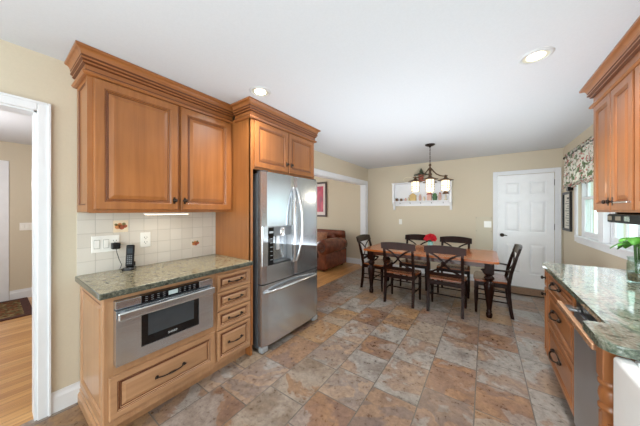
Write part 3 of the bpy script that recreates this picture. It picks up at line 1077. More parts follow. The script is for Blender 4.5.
tc.align_x = 'CENTER'
to = bpy.data.objects.new('lettering', tc)
COL.objects.link(to)
bpy.context.view_layer.update()
tm = bpy.data.meshes.new_from_object(to.evaluated_get(bpy.context.evaluated_depsgraph_get()))
bpy.data.objects.remove(to)
MT = Matrix.Translation((MX - 0.0025, 0.746, 0.540)) @ Matrix(((0, 0, 1, 0), (1, 0, 0, 0), (0, 1, 0, 0), (0, 0, 0, 1)))
MB().add([v.co.copy() for v in tm.vertices], [list(p.vertices) for p in tm.polygons], 0, False, MT).build('lettering', plain('pale_lettering', (196, 198, 200), 0.5), fr)
mb = MB().box(MX + 0.018, MX + 0.036, 0.440, 1.040, 0.730, 0.782, 0.009, 0, None, 3)
for y in (0.47, 1.01): mb.box(MX, MX + 0.02, y - 0.012, y + 0.012, 0.752, 0.774)
mb.build('handle', STEELP, t)

# ------------------------------------------------------------------ backsplash, plates and phone
t = thing('tile_backsplash', 'cream square tile backsplash with two painted accent tiles, on the left wall', 'backsplash', (WL, 0.91, 0.915))
MB().box(WL + 0.0002, WL + 0.008, 0.372, 1.4405, 0.9145, 1.371).build('tile_field', TILE, t)
TW = plain('accent_tile_white', (212, 204, 193), 0.25)
TC = plain('accent_tile_ground', (232, 214, 186), 0.25)
FRU = [plain('accent_orange_glaze', (200, 132, 80), 0.3), plain('accent_red_glaze', (178, 96, 70), 0.3), plain('accent_olive_glaze', (120, 110, 62), 0.3)]
for (yc, zc, sc) in ((0.6215, 1.2605, 1.0), (1.222, 1.0545, 0.9)):
    a = MB().box(WL + 0.008, WL + 0.0095, yc - 0.048, yc + 0.048, zc - 0.048, zc + 0.048, 0.0008).build('accent_tile', TC if sc == 1.0 else TW, t)
    mb = MB()
    for (dy, dz, r, m) in ((-0.020, -0.004, 0.018, 0), (0.006, -0.008, 0.019, 1), (0.028, 0.000, 0.014, 1), (-0.006, 0.014, 0.014, 0), (0.020, 0.018, 0.012, 2), (-0.030, 0.014, 0.010, 2)):
        M = Matrix.Translation((WL + 0.0095, yc + dy * sc, zc + dz * sc)) @ Matrix.Rotation(PI / 2, 4, 'Y')
        mb.lathe([(r * sc, 0), (r * sc * 0.98, 0.0007)], M=M, seg=14, m=m)
    mb.build('painted_fruit', FRU, a)

XT = WL + 0.0082
PSH = plain('plate_shadow_slot', (70, 68, 64), 0.5)


def outlet_face(mb, y, z, x):
    for dz in (-0.02, 0.02):
        mb.box(x, x + 0.0012, y - 0.011, y - 0.008, z + dz - 0.006, z + dz + 0.006)
        mb.box(x, x + 0.0012, y + 0.007, y + 0.010, z + dz - 0.005, z + dz + 0.005)
        mb.box(x, x + 0.0012, y - 0.003, y + 0.002, z + dz - 0.015, z + dz - 0.010)


t = thing('switch_plate', 'white three-gang wall plate with two rocker switches and an outlet, on the tiles', 'switch', (XT, 0.53, 1.07))
MB().box(XT, XT + 0.006, 0.447, 0.613, 1.066, 1.194, 0.003).build('plate', PLASW, t)
for y in (0.477, 0.530):
    MB().box(XT + 0.0062, XT + 0.0078, y - 0.0175, y + 0.0175, 1.096, 1.164, 0.0007, 1).box(XT + 0.008, XT + 0.012, y - 0.0145, y + 0.0145, 1.100, 1.160, 0.002).build('rocker', [PLASW, plain('plate_gap_shade', (176, 172, 164), 0.5)], t)  # grey surround paints the shade around each rocker
MB().box(XT + 0.0062, XT + 0.008, 0.583 - 0.0165, 0.583 + 0.0165, 1.096, 1.164, 0.0007).build('outlet', PLASW, t)
mb = MB(); outlet_face(mb, 0.583, 1.130, XT + 0.008); mb.build('outlet_slots', PSH, t)
t = thing('outlet_plate', 'white duplex outlet plate on the tiles right of the phone', 'outlet', (XT, 0.791, 1.07))
MB().box(XT, XT + 0.006, 0.754, 0.828, 1.072, 1.200, 0.003).build('plate', PLASW, t)
MB().box(XT + 0.0062, XT + 0.008, 0.774, 0.808, 1.098, 1.174, 0.0007).build('outlet', PLASW, t)
mb = MB(); outlet_face(mb, 0.791, 1.136, XT + 0.008); mb.build('outlet_slots', PSH, t)

t = thing('phone_charger', 'black plug adapter in the three-gang plate with a cord down to the phone', 'charger', (XT, 0.583, 0.914))
MB().box(XT + 0.0095, XT + 0.048, 0.556, 0.610, 1.085, 1.135, 0.006).build('adapter', BLACK, t)
pts = [(XT + 0.030, 0.585, 1.086), (XT + 0.034, 0.590, 1.05), (XT + 0.036, 0.602, 1.00), (XT + 0.034, 0.618, 0.955), (XT + 0.032, 0.612, 0.928), (XT + 0.034, 0.602, 0.9185), (XT + 0.036, 0.625, 0.9175)]
MB().tube(pts, 0.0024, 6).build('cord', BLACK, t)

px, py = -2.335, 0.655
Rp = Matrix.Translation((px, py, 0.9142)) @ Matrix.Rotation(math.radians(-30), 4, 'Z')   # faces the room
t = thing('phone_cradle', 'black charging cradle of the cordless phone on the granite counter', 'phone', (px, py, 0.9142), math.radians(-30))
MB().prism([(-0.04, -0.036), (0.036, -0.04), (0.052, -0.02), (0.052, 0.02), (0.036, 0.04), (-0.04, 0.036)], 0, 0.022, 0, None, 0.008, 2).build('base', BLACK, t, True)
MB().box(-0.045, -0.028, -0.030, 0.030, 0.023, 0.058, 0.005).build('back_rest', BLACK, t, True)
MB().box(0.030, 0.048, -0.022, 0.022, 0.0222, 0.0228).build('base_trim', STEELP, t, True)
PHB = plain('matte_black_plastic', (16, 16, 18), 0.55, 0, 0.25)
t = thing('cordless_phone', 'black cordless phone handset standing upright in its cradle', 'phone', (px, py, 0.9142 + 0.0235), math.radians(-30))
T = Matrix.Rotation(math.radians(-9), 4, 'Y')
MB().box(-0.018, 0.010, -0.027, 0.027, 0.0, 0.175, 0.010, M=T, seg=3).build('body', PHB, t, True)
MB().box(0.0102, 0.0112, -0.017, 0.017, 0.105, 0.145, M=T).build('screen', plain('grey_phone_screen', (44, 52, 58), 0.5, 0, 0.2), t, True)
KEYM = plain('grey_phone_keys', (92, 94, 98), 0.4)
for i in range(3):
    for j in range(5):
        MB().box(0.0102, 0.0120, -0.016 + i * 0.012, -0.008 + i * 0.012, 0.022 + j * 0.015, 0.031 + j * 0.015, M=T).build('key', KEYM, t, True)

# ------------------------------------------------------------------ dining table
TX0, TX1, TY0, TY1, TZ = -1.69, 0.150, 3.645, 4.665, 0.745
tcx, tcy = (TX0 + TX1) / 2, (TY0 + TY1) / 2
t = thing('dining_table', 'long chestnut dining table with dark turned legs below the chandelier', 'table', (tcx, tcy, 0))
mb = MB()
xm0, xm1 = tcx - 0.23, tcx + 0.23


def half(xa, xb, left):
    pts = []
    r = 0.05
    if left:
        pts = [(xb, TY0), (xb, TY1)]
        for k in range(6):
            a = PI / 2 + PI / 2 * k / 5; pts.append((xa + r + r * math.cos(a), TY1 - r + r * math.sin(a)))
        for k in range(6):
            a = PI + PI / 2 * k / 5; pts.append((xa + r + r * math.cos(a), TY0 + r + r * math.sin(a)))
    else:
        pts = [(xa, TY1), (xa, TY0)]
        for k in range(6):
            a = -PI / 2 + PI / 2 * k / 5; pts.append((xb - r + r * math.cos(a), TY0 + r + r * math.sin(a)))
        for k in range(6):
            a = PI / 2 * k / 5; pts.append((xb - r + r * math.cos(a), TY1 - r + r * math.sin(a)))
    return pts


MB().prism(half(TX0, xm0 - 0.001, True), TZ - 0.030, TZ, 0, None, 0.006, 3).build('tabletop', TABLEW, t)
MB().prism(half(xm1 + 0.001, TX1, False), TZ - 0.030, TZ, 0, None, 0.006, 3).build('tabletop', TABLEW, t)
MB().prism([(xm0, TY0), (xm1, TY0), (xm1, TY1), (xm0, TY1)], TZ - 0.030, TZ, 0, None, 0.006, 3).build('table_leaf', TABLEW, t)
lx0, lx1, ly0, ly1 = TX0 + 0.115, TX1 - 0.105, TY0 + 0.10, TY1 - 0.10
mb = MB()
mb.box(lx0, lx1, ly0 - 0.032, ly0 - 0.010, 0.648, 0.7145).box(lx0, lx1, ly1 + 0.010, ly1 + 0.032, 0.648, 0.7145)
mb.box(lx0 - 0.032, lx0 - 0.010, ly0, ly1, 0.648, 0.7145).box(lx1 + 0.010, lx1 + 0.032, ly0, ly1, 0.648, 0.7145)
mb.build('apron', APRW, t)
lp = [(0.028, 0.0), (0.033, 0.015), (0.037, 0.045), (0.033, 0.060), (0.024, 0.070), (0.031, 0.080), (0.031, 0.088), (0.025, 0.098), (0.029, 0.14), (0.042, 0.25),
      (0.056, 0.36), (0.060, 0.405), (0.055, 0.440), (0.034, 0.464), (0.027, 0.478), (0.048, 0.490), (0.059, 0.512), (0.048, 0.534), (0.030, 0.545), (0.030, 0.552), (0.050, 0.562), (0.050, 0.572)]
for x in (lx0, lx1):
    for y in (ly0, ly1):
        MB().lathe(lp, (x, y, 0.001), 22).box(x - 0.052, x + 0.052, y - 0.052, y + 0.052, 0.573, 0.714, 0.005).build('leg', DARKW, t)


# ------------------------------------------------------------------ dining chairs
def post_poly():
    """rear post side profile in (y, z): sabre leg below the seat, raked back above; the chair faces +y"""
    front = [(-0.185, 0.0), (-0.165, 0.12), (-0.150, 0.28), (-0.147, 0.44), (-0.155, 0.58), (-0.178, 0.74), (-0.212, 0.905)]
    back = [(-0.232, 0.905), (-0.212, 0.74), (-0.192, 0.58), (-0.187, 0.44), (-0.190, 0.28), (-0.205, 0.12), (-0.222, 0.0)]
    return [(y - RAKE[0] * max(0, z - 0.44) / 0.465, z) for (y, z) in front + back]


MYZ = Matrix(((0, 0, 1, 0), (1, 0, 0, 0), (0, 1, 0, 0), (0, 0, 0, 1)))   # local (a,b,c) -> (c,a,b)


def backy(z):
    t_ = (z - 0.44) / 0.465
    return -0.167 - 0.055 * max(0, t_) ** 1.5 - RAKE[0] * max(0, t_)


def rail(zlo, zhi, w, bow, th, crest=0.0, zy=None):
    """curved horizontal back rail across x"""
    n = 14
    vs, fs = [], []
    for i in range(n + 1):
        u = -1 + 2 * i / n
        x = w / 2 * u
        c = crest * (1 - u * u)
        for (z, dy) in ((zlo, 0), (zhi + c, 0), (zhi + c, -th), (zlo, -th)):
            vs.append((x, backy(z) + th / 2 - bow * (1 - u * u) + dy, z))
    for i in range(n):
        for k in range(4):
            k2 = (k + 1) % 4
            fs.append((i * 4 + k, i * 4 + k2, (i + 1) * 4 + k2, (i + 1) * 4 + k))
    fs += [(3, 2, 1, 0), (n * 4, n * 4 + 1, n * 4 + 2, n * 4 + 3)]
    return vs, [q[::-1] for q in fs]


RAKE = [0.025]


def make_chair(label, arms):
    RAKE[0] = 0.055 if arms else 0.025
    t = thing('dining_armchair' if arms else 'dining_chair', label, 'chair', (0, 0, 0), 0, 'dining chairs around the table')
    W = 0.235 if arms else 0.205
    for s in (-1, 1):
        mb = MB()
        poly = [(p[0], p[1]) for p in post_poly()]
        mb.prism(poly, s * W - 0.017, s * W + 0.017, 0, MYZ, 0.004, 2, True)
        mb.build('leg', DARKW, t, True)
        fx = s * (W + 0.012)
        mb = MB().lathe([(0.013, 0.001), (0.015, 0.02), (0.017, 0.10), (0.0225, 0.26), (0.024, 0.30), (0.018, 0.315), (0.0235, 0.33), (0.0235, 0.345)], (fx, 0.185, 0), 14)
        mb.box(fx - 0.021, fx + 0.021, 0.164, 0.206, 0.345, 0.432, 0.004)
        mb.build('leg', DARKW, t, True)
    mb = MB()
    mb.box(-W, W, 0.172, 0.190, 0.375, 0.431).box(-W + 0.015, W - 0.015, -0.178, -0.160, 0.375, 0.431)
    for s in (-1, 1):
        mb.box(s * W - 0.009, s * W + 0.009, -0.160, 0.172, 0.375, 0.431)
    mb.build('seat_frame', DARKW, t, True)
    mb = MB()
    for s in (-1, 1):
        mb.tube([(s * W, -0.165, 0.19), (s * (W + 0.010), 0.185, 0.19)], 0.010, 8)
        mb.tube([(s * W, -0.16, 0.10 + 0.16), (s * (W + 0.010), 0.185, 0.26)], 0.008, 8) if arms else None
    mb.tube([(-W - 0.004, 0.01, 0.19), (W + 0.004, 0.01, 0.19)], 0.010, 8)
    mb.tube([(-W, 0.187, 0.24), (W, 0.187, 0.24)], 0.009, 8)
    mb.build('stretcher', DARKW, t, True)
    d = 0.235
    seat = [(-W - 0.005, -0.150), (W + 0.005, -0.150), (W + 0.03, 0.05), (W + 0.032, 0.18)]
    for k in range(7):
        a = k / 6
        seat.append(((W + 0.028) * (1 - 2 * a), 0.205 + 0.018 * math.sin(PI * a)))
    seat += [(-W - 0.032, 0.18), (-W - 0.03, 0.05)]
    MB().prism(seat, 0.4325, 0.455, 0, None, 0.009, 3, True).build('seat', SEATW, t, True)
    MB().add(*rail(0.815, 0.905, 2 * W + 0.085, 0.020, 0.026, 0.022)).build('top_rail', DARKW, t, True)
    MB().add(*rail(0.505, 0.545, 2 * W - 0.03, 0.016, 0.022)).build('back_rail', DARKW, t, True)
    for s in (-1, 1):
        n = 14
        pts = []
        for i in range(n + 1):
            u = -1 + 2 * i / n
            z = 0.678 + u * 0.137
            x = s * ((W - 0.020) * u * 0.55 + (W - 0.020) * 0.45 * u ** 3)
            pts.append((x, backy(z) - 0.016 * (1 - u * u) + s * 0.002, z))
        MB().tube(pts, 0.0125, 8, flat=(1.0, 0.7)).build('cross_slat', DARKW, t, True)
    if arms:
        for s in (-1, 1):
            x = s * (W + 0.022)
            pts = [(s * W, -0.185, 0.600), (x, -0.10, 0.606), (x, 0.02, 0.602), (x, 0.10, 0.596), (x, 0.130, 0.588)]
            MB().tube(pts, [0.016, 0.017, 0.019, 0.021, 0.016], 10, flat=(0.7, 1.2)).build('armrest', DARKW, t, True)
            pts = [(x, 0.090, 0.600), (x, 0.108, 0.58), (x, 0.090, 0.55), (x, 0.045, 0.52), (x, 0.025, 0.47), (x + s * -0.004, 0.045, 0.42), (x - s * 0.006, 0.07, 0.39)]
            MB().tube(pts, 0.013, 9).build('arm_support', DARKW, t, True)
    return t


side = make_chair('dark cross-back dining chair, nearer left one on the kitchen side of the table', False)
side.location = (-1.045, 3.69, 0)
c = copy_tree(side); c.location = (-0.440, 3.715, 0)
c['label'] = 'dark cross-back dining chair, right-hand one on the kitchen side of the table'
c = copy_tree(side); c.location = (-1.050, 4.555, 0); c.rotation_euler.z = PI
c['label'] = 'dark cross-back dining chair behind the table, left of the red flowers'
c = copy_tree(side); c.location = (-0.430, 4.555, 0); c.rotation_euler.z = PI
c['label'] = 'dark cross-back dining chair behind the table, right of the red flowers'
arm = make_chair('dark dining armchair at the right end of the table, before the white door', True)
arm.location = (0.085, 4.10, 0); arm.rotation_euler.z = PI / 2
c = copy_tree(arm); c.location = (-1.625, 4.13, 0); c.rotation_euler.z = -PI / 2
c['label'] = 'dark dining armchair at the left end of the table, nearest the living room'

# ------------------------------------------------------------------ flowers on the table
fx, fy = -0.715, 4.10
t = thing('flower_vase', 'small teal glass vase of red flowers at the table centre', 'vase', (fx, fy, TZ + 0.001))
MB().lathe([(0.034, 0.0), (0.042, 0.01), (0.050, 0.05), (0.046, 0.09), (0.036, 0.12), (0.040, 0.145), (0.036, 0.145), (0.032, 0.12)], (fx, fy, TZ + 0.001), 20).build('vase', plain('teal_glass', (120, 168, 158), 0.08), t)
RED = plain('red_petals', (196, 30, 44), 0.6, var=0.18, scale=40)
STEM = plain('green_stem', (70, 104, 52), 0.6)
rr = random.Random(5)
heads = [(0, 0, 0.245), (0.06, 0.01, 0.225), (-0.06, 0.01, 0.228), (0.02, -0.06, 0.215), (-0.035, -0.05, 0.218), (0.03, 0.06, 0.235), (-0.03, 0.055, 0.235), (0.085, -0.035, 0.195), (-0.088, -0.03, 0.195)]
for (dx, dy, dz) in heads:
    dx, dy, dz = dx * 0.68, dy * 0.68, dz * 0.94
    mb = MB()
    for i in range(16):
        a, b = rr.uniform(0, 2 * PI), rr.uniform(-0.3, 1.4)
        p = Vector((math.cos(a) * math.cos(b), math.sin(a) * math.cos(b), math.sin(b))) * 0.024
        M = Matrix.Translation(Vector((fx + dx, fy + dy, TZ + dz)) + p) @ p.to_track_quat('Z', 'Y').to_matrix().to_4x4() @ Matrix.Rotation(rr.uniform(0, 6), 4, 'Z')
        mb.lathe([(0.002, -0.012), (0.012, -0.002), (0.019, 0.010), (0.021, 0.014)], M=M, seg=8, cap=False)
    mb.ball((fx + dx, fy + dy, TZ + dz), 0.022, 0, 8)
    b_ = mb.build('bloom', RED, t)
    MB().tube([(fx + dx * 0.2, fy + dy * 0.2, TZ + 0.05), (fx + dx * 0.4, fy + dy * 0.4, TZ + 0.14), (fx + dx, fy + dy, TZ + dz - 0.015)], 0.0028, 6).build('stem', STEM, b_)

# ------------------------------------------------------------------ chandelier
cx, cy_ = -0.715, 4.055
t = thing('chandelier', 'bronze lantern chandelier with lit amber glass shades above the dining table', 'chandelier', (cx, cy_, 1.66))
MB().lathe([(0.075, 2.4395), (0.073, 2.428), (0.050, 2.415), (0.016, 2.405), (0.012, 2.39)], (cx, cy_, 0), 22).build('canopy', BRONZE, t)
mb = MB()
for i in range(9):
    z = 2.385 - i * 0.030
    pts = []
    for k in range(9):
        a = 2 * PI * k / 8
        u, v_ = 0.008 * math.cos(a), 0.020 * math.sin(a)
        pts.append((cx + (u if i % 2 else 0), cy_ + (0 if i % 2 else u), z + v_))
    mb.tube(pts, 0.0028, 5, cap=False)
mb.build('chain', BRONZE, t)
mb = MB().lathe([(0.006, 2.135), (0.020, 2.118), (0.022, 2.108), (0.010, 2.096), (0.010, 2.08), (0.022, 2.060), (0.026, 2.03), (0.016, 2.01), (0.018, 1.985), (0.030, 1.97), (0.030, 1.955), (0.014, 1.945), (0.008, 1.925), (0.001, 1.915)][::-1], (cx, cy_, 0), 14)
mb.build('stem', IRON, t)
cs = -math.atan2(0.576 * 1, 0.817)          # nearest arm points to the camera side
for k in range(4):
    a = math.radians(-80 + 90 * k)
    ca, sa = math.cos(a), math.sin(a)
    R_ = 0.218
    P = lambda r, z: (cx + ca * r, cy_ + sa * r, z)
    mb = MB().tube([P(0.016, 2.06), P(0.05, 2.01), P(0.09, 1.965), P(0.145, 1.935), P(0.19, 1.925), P(R_, 1.925)], 0.0095, 8)
    mb.tube([P(R_ - 0.015, 1.918), P(R_ + 0.03, 1.93)], 0.008, 8)
    mb.build('arm', IRON, t)
    ox, oy = cx + ca * R_, cy_ + sa * R_
    sh = MB().lathe([(0.052, 1.700), (0.056, 1.705), (0.056, 1.850), (0.050, 1.856)], (ox, oy, 0), 18).build('shade', SHADE, t)
    MB().lathe([(0.110, 1.856), (0.114, 1.861), (0.066, 1.878), (0.026, 1.896), (0.018, 1.915), (0.022, 1.925), (0.012, 1.94), (0.004, 1.945)], (ox, oy, 0), 20).build('shade_cap', IRON, sh)
    mb = MB()
    for j in range(6):
        b = 2 * PI * j / 6
        mb.tube([(ox + 0.059 * math.cos(b), oy + 0.059 * math.sin(b), 1.700), (ox + 0.059 * math.cos(b), oy + 0.059 * math.sin(b), 1.857)], 0.0035, 5)
    for z in (1.700, 1.742, 1.775):
        ring = [(ox + 0.059 * math.cos(2 * PI * q / 18), oy + 0.059 * math.sin(2 * PI * q / 18), z) for q in range(19)]
        mb.tube(ring, 0.0035, 5, cap=False)
    mb.build('shade_cage', IRON, sh)
    l = bpy.data.lights.new('chandelier_bulb', 'POINT'); l.energy = 1.3; l.color = (1, 0.86, 0.66); l.shadow_soft_size = 0.05
    lo = bpy.data.objects.new('chandelier_bulb', l); lo.location = (ox, oy, 1.66); COL.objects.link(lo)

# ------------------------------------------------------------------ recessed ceiling lights
LENS = emit('recessed_lamp_lens', (255, 244, 220), 4.0)
spots = [(0.283, 2.145), (-1.622, 1.385)]
labs = ['round recessed ceiling light nearer the right cabinets', 'round recessed ceiling light above the refrigerator cabinet crown']
RIN = plain('pale_lamp_reflector', (206, 202, 184), 0.3, var=0.01)
for (x, y), lb in zip(spots, labs):
    t = thing('recessed_light', lb, 'ceiling light', (x, y, H - 0.012), 0, 'recessed ceiling lights')
    MB().lathe([(0.070, H - 0.004), (0.072, H - 0.010), (0.086, H - 0.008), (0.094, H - 0.0005)], (x, y, 0), 32, cap=False).build('trim_ring', plain('lamp_trim_white', (204, 205, 206), 0.5, var=0.01), t)
    MB().lathe([(0.050, H - 0.003), (0.071, H - 0.006)], (x, y, 0), 32, cap=False).build('reflector', RIN, t)
    MB().lathe([(0.049, H - 0.006), (0.047, H - 0.003)], (x, y, 0), 28).build('lens', LENS, t)
    l = bpy.data.lights.new('downlight', 'SPOT'); l.energy = 84 if y > 2.0 else 70; l.color = (1, 0.97, 0.93); l.spot_size = math.radians(150); l.spot_blend = 1.0; l.shadow_soft_size = 0.12
    lo = bpy.data.objects.new('downlight', l); lo.location = (x, y, H - 0.015); COL.objects.link(lo)

# ------------------------------------------------------------------ wall shelf on the far wall and what stands on it
SHW = plain('white_painted_shelf', (236, 237, 240), 0.5, var=0.01)
t = thing('wall_shelf', 'white wall shelf with back board and hook rail behind the chandelier', 'shelf', (-1.155, YF, 1.40))
sx0, sx1 = -1.765, -0.555
yb0 = YF - 0.0005
MB().box(sx0 + 0.04, sx1 - 0.04, yb0 - 0.018, yb0, 1.605, 1.995).build('back_board', SHW, t)
MB().box(sx0 + 0.04, sx1 - 0.04, yb0 - 0.020, yb0, 1.49, 1.583, 0.004).build('hook_rail', SHW, t)
MB().box(sx0 + 0.04, sx1 - 0.04, yb0 - 0.125, yb0, 1.5835, 1.6045, 0.004).build('shelf_board', SHW, t)
MB().box(sx0 - 0.015, sx1 + 0.015, yb0 - 0.135, yb0, 2.0, 2.018, 0.004).build('top_board', SHW, t)
for x in (sx0, sx1 - 0.0395):
    prof = [(0, 1.40), (-0.03, 1.40), (-0.045, 1.44), (-0.06, 1.50), (-0.125, 1.56), (-0.125, 1.9995), (0, 1.9995)]
    MB().prism([(yb0 + q[0], q[1]) for q in prof], x, x + 0.0395, 0, MYZ, 0.003, 2, True).build('side_bracket', SHW, t)
for k in range(5):
    x = sx0 + 0.16 + k * (sx1 - sx0 - 0.32) / 4
    MB().tube([(x, yb0 - 0.020, 1.55), (x, yb0 - 0.05, 1.545), (x, yb0 - 0.062, 1.555), (x, yb0 - 0.06, 1.57)], 0.006, 7).build('hook', plain('dull_pewter_hook', (150, 150, 152), 0.4, 0.6), t)
SZ = 1.6055
sy = yb0 - 0.072
CREAM = plain('cream_glaze', (226, 214, 188), 0.3)
BRN = plain('brown_glaze', (118, 84, 58), 0.35)
YEL = plain('mustard_paint', (204, 176, 116), 0.6)
REDP = plain('brick_red_paint', (168, 88, 74), 0.55)
PINK = plain('dusty_pink_paint', (214, 176, 164), 0.5)
GRN = plain('dark_green_glaze', (84, 116, 84), 0.35)


def mug(x, m, label, r=0.028, h=0.062):
    t = thing('mug', label, 'mug', (x, sy, SZ), 0, 'trinkets on the wall shelf')
    MB().lathe([(r * 0.8, 0), (r, 0.006), (r, h), (r - 0.004, h), (r - 0.004, 0.01)], (x, sy, SZ), 16, cap=True).build('cup', m, t)
    MB().tube([(x + r - 0.003, sy, SZ + h * 0.85), (x + r + 0.018, sy, SZ + h * 0.75), (x + r + 0.018, sy, SZ + h * 0.3), (x + r - 0.003, sy, SZ + h * 0.18)], 0.004, 6).build('handle', m, t)


mug(-1.675, BRN, 'small brown mug at the left end of the wall shelf')
mug(-1.575, BRN, 'small brown mug second from the left end of the wall shelf', 0.026, 0.055)


def house(x, w_, h_, body, roof, name, label, z=SZ):
    t = thing(name, label, 'ornament', (x, sy, z), 0, 'trinkets on the wall shelf')
    MB().box(x - w_ / 2, x + w_ / 2, sy - 0.035, sy + 0.035, z, z + h_ * 0.62).build('body', body, t)
    R3 = Matrix.Translation((0, sy, 0)) @ Matrix(((1, 0, 0, 0), (0, 0, 1, 0), (0, 1, 0, 0), (0, 0, 0, 1)))
    MB().prism([(x - w_ * 0.66, z + h_ * 0.622), (x + w_ * 0.66, z + h_ * 0.622), (x, z + h_)], -0.045, 0.045, 0, R3).build('roof', roof, t)
    return t


def jar(x, r, h, m, ml, label, name='jar', z=SZ, y=None):
    y = sy if y is None else y
    t = thing(name, label, 'jar', (x, y, z), 0, 'trinkets on the wall shelf')
    MB().lathe([(r * 0.7, 0), (r, h * 0.15), (r, h * 0.6), (r * 0.6, h * 0.78), (r * 0.6, h * 0.82)], (x, y, z), 16).build('body', m, t)
    MB().lathe([(r * 0.75, h * 0.825), (r * 0.7, h * 0.88), (r * 0.25, h * 0.93), (r * 0.2, h), (0.001, h * 1.02)], (x, y, z), 16).build('lid', ml, t)


jar(-1.475, 0.026, 0.07, PINK, PINK, 'small pink lidded jar on the wall shelf, third from the left')
jar(-1.412, 0.022, 0.09, CREAM, PINK, 'small cream jar with pink lid on the wall shelf beside the yellow house')
house(-1.315, 0.13, 0.17, YEL, YEL, 'ornamental_house', 'small mustard-yellow house ornament on the wall shelf')
jar(-1.165, 0.028, 0.15, PINK, CREAM, 'slim pink jar on the wall shelf right of the yellow house')
jar(-1.085, 0.024, 0.09, CREAM, PINK, 'short cream jar with pink lid at the middle of the wall shelf')
house(-0.975, 0.085, 0.20, PINK, REDP, 'ornamental_house', 'pink house ornament with brick-red roof on the wall shelf')
t = thing('flower_pot', 'dark green pot with a small cactus on the wall shelf below the middle shade', 'pot', (-0.872, sy, SZ), 0, 'trinkets on the wall shelf')
MB().lathe([(0.038, 0), (0.048, 0.06), (0.053, 0.07), (0.053, 0.085), (0.044, 0.085)], (-0.872, sy, SZ), 16).build('pot', GRN, t)
MB().lathe([(0.036, 0.085), (0.042, 0.11), (0.032, 0.14), (0.012, 0.155), (0.001, 0.157)], (-0.872, sy, SZ), 14).build('cactus', plain('cactus_green', (84, 124, 76), 0.6), t)
jar(-0.775, 0.030, 0.17, PINK, REDP, 'tall pink jar with brick-red lid on the wall shelf')
t = thing('ornamental_lamp', 'small ornamental lamp with dark flared shade at the right of the wall shelf', 'ornament', (-0.665, sy, SZ), 0, 'trinkets on the wall shelf')
MB().lathe([(0.035, 0), (0.035, 0.01), (0.012, 0.03), (0.020, 0.07), (0.008, 0.11), (0.008, 0.15)], (-0.665, sy, SZ), 14).build('stand', CREAM, t)
MB().lathe([(0.062, 0.13), (0.064, 0.134), (0.022, 0.19), (0.018, 0.19)], (-0.665, sy, SZ), 16).build('lamp_shade', BRN, t)
# on the top board
z2 = 2.0185
hx = -1.145
t = thing('birdhouse', 'red birdhouse with wide dark green roof on top of the wall shelf', 'birdhouse', (hx, sy, z2))
MB().lathe([(0.085, 0), (0.090, 0.01), (0.070, 0.03), (0.055, 0.045), (0.055, 0.15)], (hx, sy, z2), 10).build('body', REDP, t)
MB().lathe([(0.150, 0.15), (0.152, 0.156), (0.060, 0.185), (0.038, 0.20), (0.034, 0.235), (0.018, 0.27), (0.004, 0.30)], (hx, sy, z2), 12).build('roof', plain('dark_green_roof', (58, 70, 52), 0.6), t)
mb = MB().box(hx - 0.11, hx + 0.11, sy - 0.05, sy + 0.05, z2 - 0.0003, z2 + 0.0)
jar(-0.975, 0.04, 0.14, CREAM, CREAM, 'cream lidded jar on top of the wall shelf right of the birdhouse', z=z2)
t = thing('wire_wreath', 'thin cream wire ring ornament on top of the wall shelf, left of the birdhouse', 'ornament', (-1.42, sy, z2))
pts = [(-1.42 + 0.10 * math.cos(2 * PI * k / 24), sy, z2 + 0.066 + 0.058 * math.sin(2 * PI * k / 24)) for k in range(25)]
MB().tube(pts, 0.007, 6, cap=False).build('ring', CREAM, t)

# plates on the far wall
t = thing('switch_plate', 'small white wall plate below the hanging shelf', 'switch', (-1.61, YF, 1.07))
MB().box(-1.645, -1.575, YF - 0.006, YF - 0.0004, 1.068, 1.187, 0.003).build('plate', PLASW, t)
MB().box(-1.615, -1.605, YF - 0.012, YF - 0.0062, 1.115, 1.140, 0.002).build('toggle', PLASW, t)
PATCH = paint('pale_patch_paint', (205, 196, 176), 0.7)
t = thing('wall_panel', 'pale painted access panel with corner screws beside the white door', 'panel', (-0.02, YF, 0.60))
MB().box(-0.150, 0.110, YF - 0.007, YF - 0.0004, 0.62, 1.265, 0.002).build('board', PATCH, t)
SCR = plain('screw_head', (150, 140, 124), 0.4, 0.5)
for (x, z) in ((-0.140, 1.245), (0.100, 1.245), (-0.140, 0.99), (0.100, 0.99), (-0.140, 0.64), (0.100, 0.64)):
    M = Matrix.Translation((x, YF - 0.007, z)) @ Matrix.Rotation(PI / 2, 4, 'X')
    MB().lathe([(0.007, 0), (0.006, 0.002)], M=M, seg=10).build('screw', SCR, t)
t = thing('switch_plate', 'white two-gang switch plate on the pale panel beside the white door', 'switch', (0.045, YF - 0.007, 1.06))
MB().box(-0.015, 0.101, YF - 0.0135, YF - 0.0072, 1.062, 1.184, 0.003).build('plate', PLASW, t)
for x in (0.014, 0.072):
    MB().box(x - 0.005, x + 0.005, YF - 0.022, YF - 0.0137, 1.110, 1.136, 0.002).build('toggle', PLASW, t)

# ------------------------------------------------------------------ door mat
mb = MB()
pts = [(0.12, 5.50), (0.12, 5.12)]
for k in range(9):
    a = k / 8
    pts.append((0.12 + 0.86 * a, 5.12 - 0.22 * math.sin(PI * (0.25 + 0.6 * a)) + 0.155))
pts += [(0.98, 5.50)]
t = thing('door_mat', 'brown door mat on the slate in front of the white door', 'mat', (0.55, 5.25, 0.0005))
MB().prism(pts, 0.0005, 0.010, 0, None, 0.004, 2).build('pile', plain('brown_mat_pile', (124, 96, 74), 0.95, var=0.15, scale=60), t)
MB().tube([(p[0], p[1] - 0.004, 0.008) for p in pts[1:-1]], 0.008, 6, flat=(0.9, 1.4)).build('border', plain('dark_mat_border', (52, 46, 42), 0.9), t)

